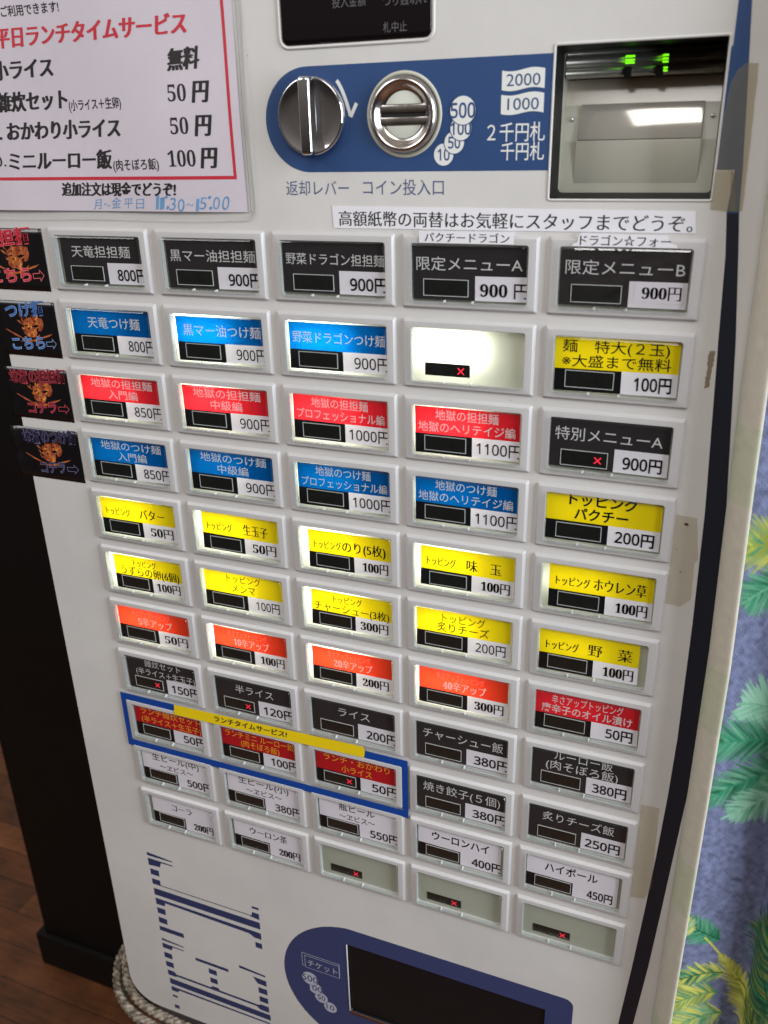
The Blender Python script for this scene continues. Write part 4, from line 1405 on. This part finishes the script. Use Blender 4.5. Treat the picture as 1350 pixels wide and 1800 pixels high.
# ================================================================== CURTAIN
def curtain():
    sec = [(265.4, -1.3), (265.5, 2.0), (266.4, 5.4), (268.2, 8.8), (270.8, 11.2), (273.4, 12.4), (274.3, 11.9), (273.6, 11.0)]      # wrong side, rolled
    front = [(271.0, 9.8), (276, 8.6), (282, 5.4), (290, 1.6), (297, -.6), (301.5, -2.0), (304, -1.6), (305.4, 1.6), (306.8, 6.4), (309.5, 10.2), (317, 12.2), (331, 11.5), (346, 7), (358, 3),
             (369, 2), (378, 5), (388, 14), (400, 22), (415, 20), (430, 8), (445, 4)]

    def dense(P, step):
        out, n = [], len(P)
        for i in range(n - 1):
            p0, p1, p2, p3 = [Vector(P[max(0, min(n - 1, i + k))]) for k in (-1, 0, 1, 2)]
            m = max(2, int((p2 - p1).length / step))
            for k in range(m):
                t = k / m
                out.append(.5 * ((2 * p1) + (p2 - p0) * t + (2 * p0 - 5 * p1 + 4 * p2 - p3) * t * t + (3 * p1 - p0 - 3 * p2 + p3) * t ** 3))
        return out
    a, b = dense(sec, .7), dense(front, .55)
    P = a + b
    na = len(a)
    u = np.concatenate([[0], np.cumsum([(P[i + 1] - P[i]).length for i in range(len(P) - 1)])])
    u -= u[na]
    ytop, ybot, ny = 160.0, -640.0, 1300
    ys = np.linspace(ytop, ybot, ny)
    nx = len(P)
    px = np.array([p.x for p in P]); pz = np.array([p.y for p in P])
    hang = np.interp(-ys, [-160, 49, 88, 145, 166, 237, 277, 376, 640], [266.5, 268.1, 268.7, 269.9, 270.3, 270.0, 269.7, 268.9, 267.5]) - 274.3
    X = px[None, :] + hang[:, None] + np.clip(px[None, :] - 276, 0, 20) * .05 * np.sin(ys[:, None] * .021 + px[None, :] * .05)
    amp = 1 + .12 * np.sin(ys[:, None] * .013 + px[None, :] * .03)
    Z = np.where(np.arange(nx)[None, :] < na, pz[None, :] + 0 * ys[:, None], pz[None, :] * amp)
    blend = np.clip((np.arange(nx) - na) / 30, 0, 1)[None, :]
    Z = pz[None, :] * (1 - blend) + Z * blend
    Y = np.repeat(ys[:, None], nx, 1)
    # ---- print, painted on the flat cloth (u across, y up)
    lin = lambda r, g, b: np.array(srgb(r, g, b)[:3])
    UU = np.repeat(u[None, :], ny, 0)
    n1 = rng.normal(0, 1, (ny, nx))
    k = np.ones(5) / 5
    n2 = np.apply_along_axis(lambda q: np.convolve(q, k, 'same'), 0, n1)
    n2 = np.apply_along_axis(lambda q: np.convolve(q, k, 'same'), 1, n2) * 3.2
    base = lin(108, 114, 144)
    C = base[None, None, :] * (1 + .16 * n2 + .12 * n1)[:, :, None]
    C = np.clip(C, .02, 1)

    def paint(x0, y0, x1, y1, w0, col, soft=.35, alpha=1.0):
        """a tapering brush stroke"""
        m = max(w0 * 2, 1.5)
        ya, yb = max(y0, y1) + m, min(y0, y1) - m
        j0, j1 = max(0, int((ytop - ya) / (ytop - ybot) * (ny - 1))), min(ny, int((ytop - yb) / (ytop - ybot) * (ny - 1)) + 2)
        ii = np.where((u > min(x0, x1) - m) & (u < max(x0, x1) + m))[0]
        if len(ii) == 0 or j1 <= j0: return
        i0, i1 = ii[0], ii[-1] + 1
        gx, gy = UU[j0:j1, i0:i1], Y[j0:j1, i0:i1]
        dx, dy = x1 - x0, y1 - y0
        L2 = dx * dx + dy * dy + 1e-9
        t = np.clip(((gx - x0) * dx + (gy - y0) * dy) / L2, 0, 1)
        d = np.hypot(gx - x0 - t * dx, gy - y0 - t * dy)
        wd = w0 * (1 - .85 * t) * (.55 + 1.2 * np.minimum(t * 4, 1) * .45)
        al = np.clip((wd - d) / soft + .5, 0, 1) * alpha
        al[:, :] *= 1 - .25 * (rng.random(al.shape) < .2)
        C[j0:j1, i0:i1] = C[j0:j1, i0:i1] * (1 - al[:, :, None]) + col * al[:, :, None]

    G = {'pale': lin(146, 192, 166), 'light': lin(106, 168, 134), 'mid': lin(50, 132, 98), 'dark': lin(26, 88, 56), 'yel': lin(204, 202, 92), 'olive': lin(138, 146, 56), 'deep': lin(26, 70, 50), 'teal': lin(70, 160, 140)}

    def frond(x, y, ang, L, leaf, cols, bend=0.0, n=26, w=1.1):
        n = int(n * 1.7)
        for side in (1, -1):
            cx_, cy_, a = x, y, ang
            for i in range(n):
                t = i / n
                a = ang + bend * t
                cx_ += math.cos(a) * L / n
                cy_ += math.sin(a) * L / n
                for rep in range(2):
                    ll = leaf * (math.sin(math.pi * min(1, .18 + t * .95)) ** .7) * random.uniform(.7, 1.15)
                    la = a + side * (.95 - .5 * t + random.uniform(-.16, .16))
                    ex, ey = cx_ + math.cos(la) * ll, cy_ + math.sin(la) * ll
                    c1, c2 = G[random.choice(cols)], G[random.choice(cols)]
                    paint(cx_, cy_, ex, ey, w * random.uniform(.45, .8), c1, .9, .85)
                    m_ = random.uniform(.3, .6)
                    paint(cx_ + (ex - cx_) * m_, cy_ + (ey - cy_) * m_, ex + (ex - cx_) * .06, ey + (ey - cy_) * .06, w * random.uniform(.3, .55), c2 * .6 + c1 * .4 + .03, .9, .7)
        cx_, cy_ = x, y
        for i in range(n):
            a = ang + bend * i / n
            nx_, ny_ = cx_ + math.cos(a) * L / n, cy_ + math.sin(a) * L / n
            paint(cx_, cy_, nx_, ny_, .55, G[cols[-1]])
            cx_, cy_ = nx_, ny_

    # clump near the middle of the picture
    frond(36, -196, 2.3, 30, 17, ['pale', 'pale', 'light'], .9)
    frond(34, -205, 3.0, 44, 15, ['light', 'mid', 'dark', 'mid'], .35)
    frond(38, -218, 3.45, 46, 14, ['mid', 'dark', 'light', 'mid'], .3)
    frond(40, -226, 3.9, 36, 13, ['pale', 'mid', 'light', 'pale'], -.3)
    frond(40, -200, 1.2, 26, 14, ['pale', 'light', 'mid'], .6)
    # upper right tip
    frond(30, -112, 3.0, 36, 15, ['olive', 'yel', 'mid', 'olive'], .3)
    frond(26, -124, 3.6, 26, 12, ['dark', 'mid', 'light'], .1)
    # lower clumps
    frond(20, -322, 2.7, 26, 10, ['light', 'mid', 'mid', 'dark'], -.5)
    frond(4, -318, 1.9, 22, 8, ['yel', 'olive', 'pale'], .6)
    frond(26, -344, 3.2, 40, 11, ['yel', 'mid', 'yel', 'dark'], .4)
    frond(24, -358, 3.3, 36, 14, ['yel', 'yel', 'olive', 'mid'], .5)
    frond(28, -372, 3.5, 36, 14, ['yel', 'yel', 'light', 'mid'], .2)
    frond(30, -392, 3.6, 36, 14, ['olive', 'mid', 'dark', 'yel'], .1)
    for q in range(6):
        frond(62 + random.uniform(-8, 14), -400 + q * 12, 1.9 + random.uniform(-.2, .3), 56, 17, ['olive', 'dark', 'deep', 'mid', 'deep'], random.uniform(-.2, .5), 30, 1.3)
    frond(58, -420, 1.75, 110, 13, ['olive', 'yel', 'olive', 'yel'], .5, 44)
    frond(84, -420, 2.0, 90, 18, ['deep', 'dark', 'olive'], .4, 40)
    frond(110, -160, 2.4, 60, 18, ['olive', 'mid', 'yel'], .4)
    frond(130, -300, 1.2, 60, 18, ['mid', 'dark', 'pale'], .4)
    frond(60, 20, 2.2, 60, 18, ['olive', 'mid', 'yel'], .4)
    frond(30, -460, 2.2, 60, 18, ['mid', 'dark', 'yel'], .4)
    frond(100, -520, 2.0, 60, 18, ['mid', 'dark', 'yel'], .4)
    # wrong side of the cloth: unprinted, with a trace of the print showing through
    bk = lin(206, 200, 184)
    trace = .97 + .03 * n2
    C[:, :na] = (bk[None, None, :] * trace[:, :na, None]) * (1 - .10 * (np.sin(Y[:, :na] * .06)[:, :, None] > .6) * np.array([1.0, .2, 1.2]))
    v = np.stack([X, Y, Z], -1).reshape(-1, 3)
    o3 = np.array([340, -240, 5.0])
    v = v - o3
    v = np.stack([v[:, 0] * S, -v[:, 2] * S, v[:, 1] * S], -1)
    jj, ii = np.meshgrid(np.arange(ny - 1), np.arange(nx - 1), indexing='ij')
    a0 = (jj * nx + ii).ravel()
    F = np.stack([a0, a0 + nx, a0 + nx + 1, a0 + 1], -1)
    me = bpy.data.meshes.new('curtain')
    me.vertices.add(len(v)); me.vertices.foreach_set('co', v.ravel())
    me.loops.add(F.size); me.loops.foreach_set('vertex_index', F.ravel())
    me.polygons.add(len(F)); me.polygons.foreach_set('loop_start', np.arange(0, F.size, 4))
    me.polygons.foreach_set('loop_total', np.full(len(F), 4))
    me.polygons.foreach_set('use_smooth', np.ones(len(F), bool))
    me.update(calc_edges=True)
    ca = me.color_attributes.new('print', 'FLOAT_COLOR', 'POINT')
    ca.data.foreach_set('color', np.concatenate([C.reshape(-1, 3), np.ones((ny * nx, 1))], 1).ravel().astype(np.float32))
    m = mat('printed_cloth', (1, 1, 1, 1), .85, spec=.2, bump=.25, bscale=1400)
    n = m.node_tree
    at = n.nodes.new('ShaderNodeAttribute')
    at.attribute_name = 'print'
    pb = n.nodes['Principled BSDF']
    n.links.new(at.outputs['Color'], pb.inputs['Base Color'])
    me.materials.append(m)
    ob = bpy.data.objects.new('curtain', me)
    COL.objects.link(ob)
    place(ob, Vector(o3))
    tag(ob, 'blue-grey curtain printed with green palm fronds hanging against the right side of the machine', 'curtain')


curtain()
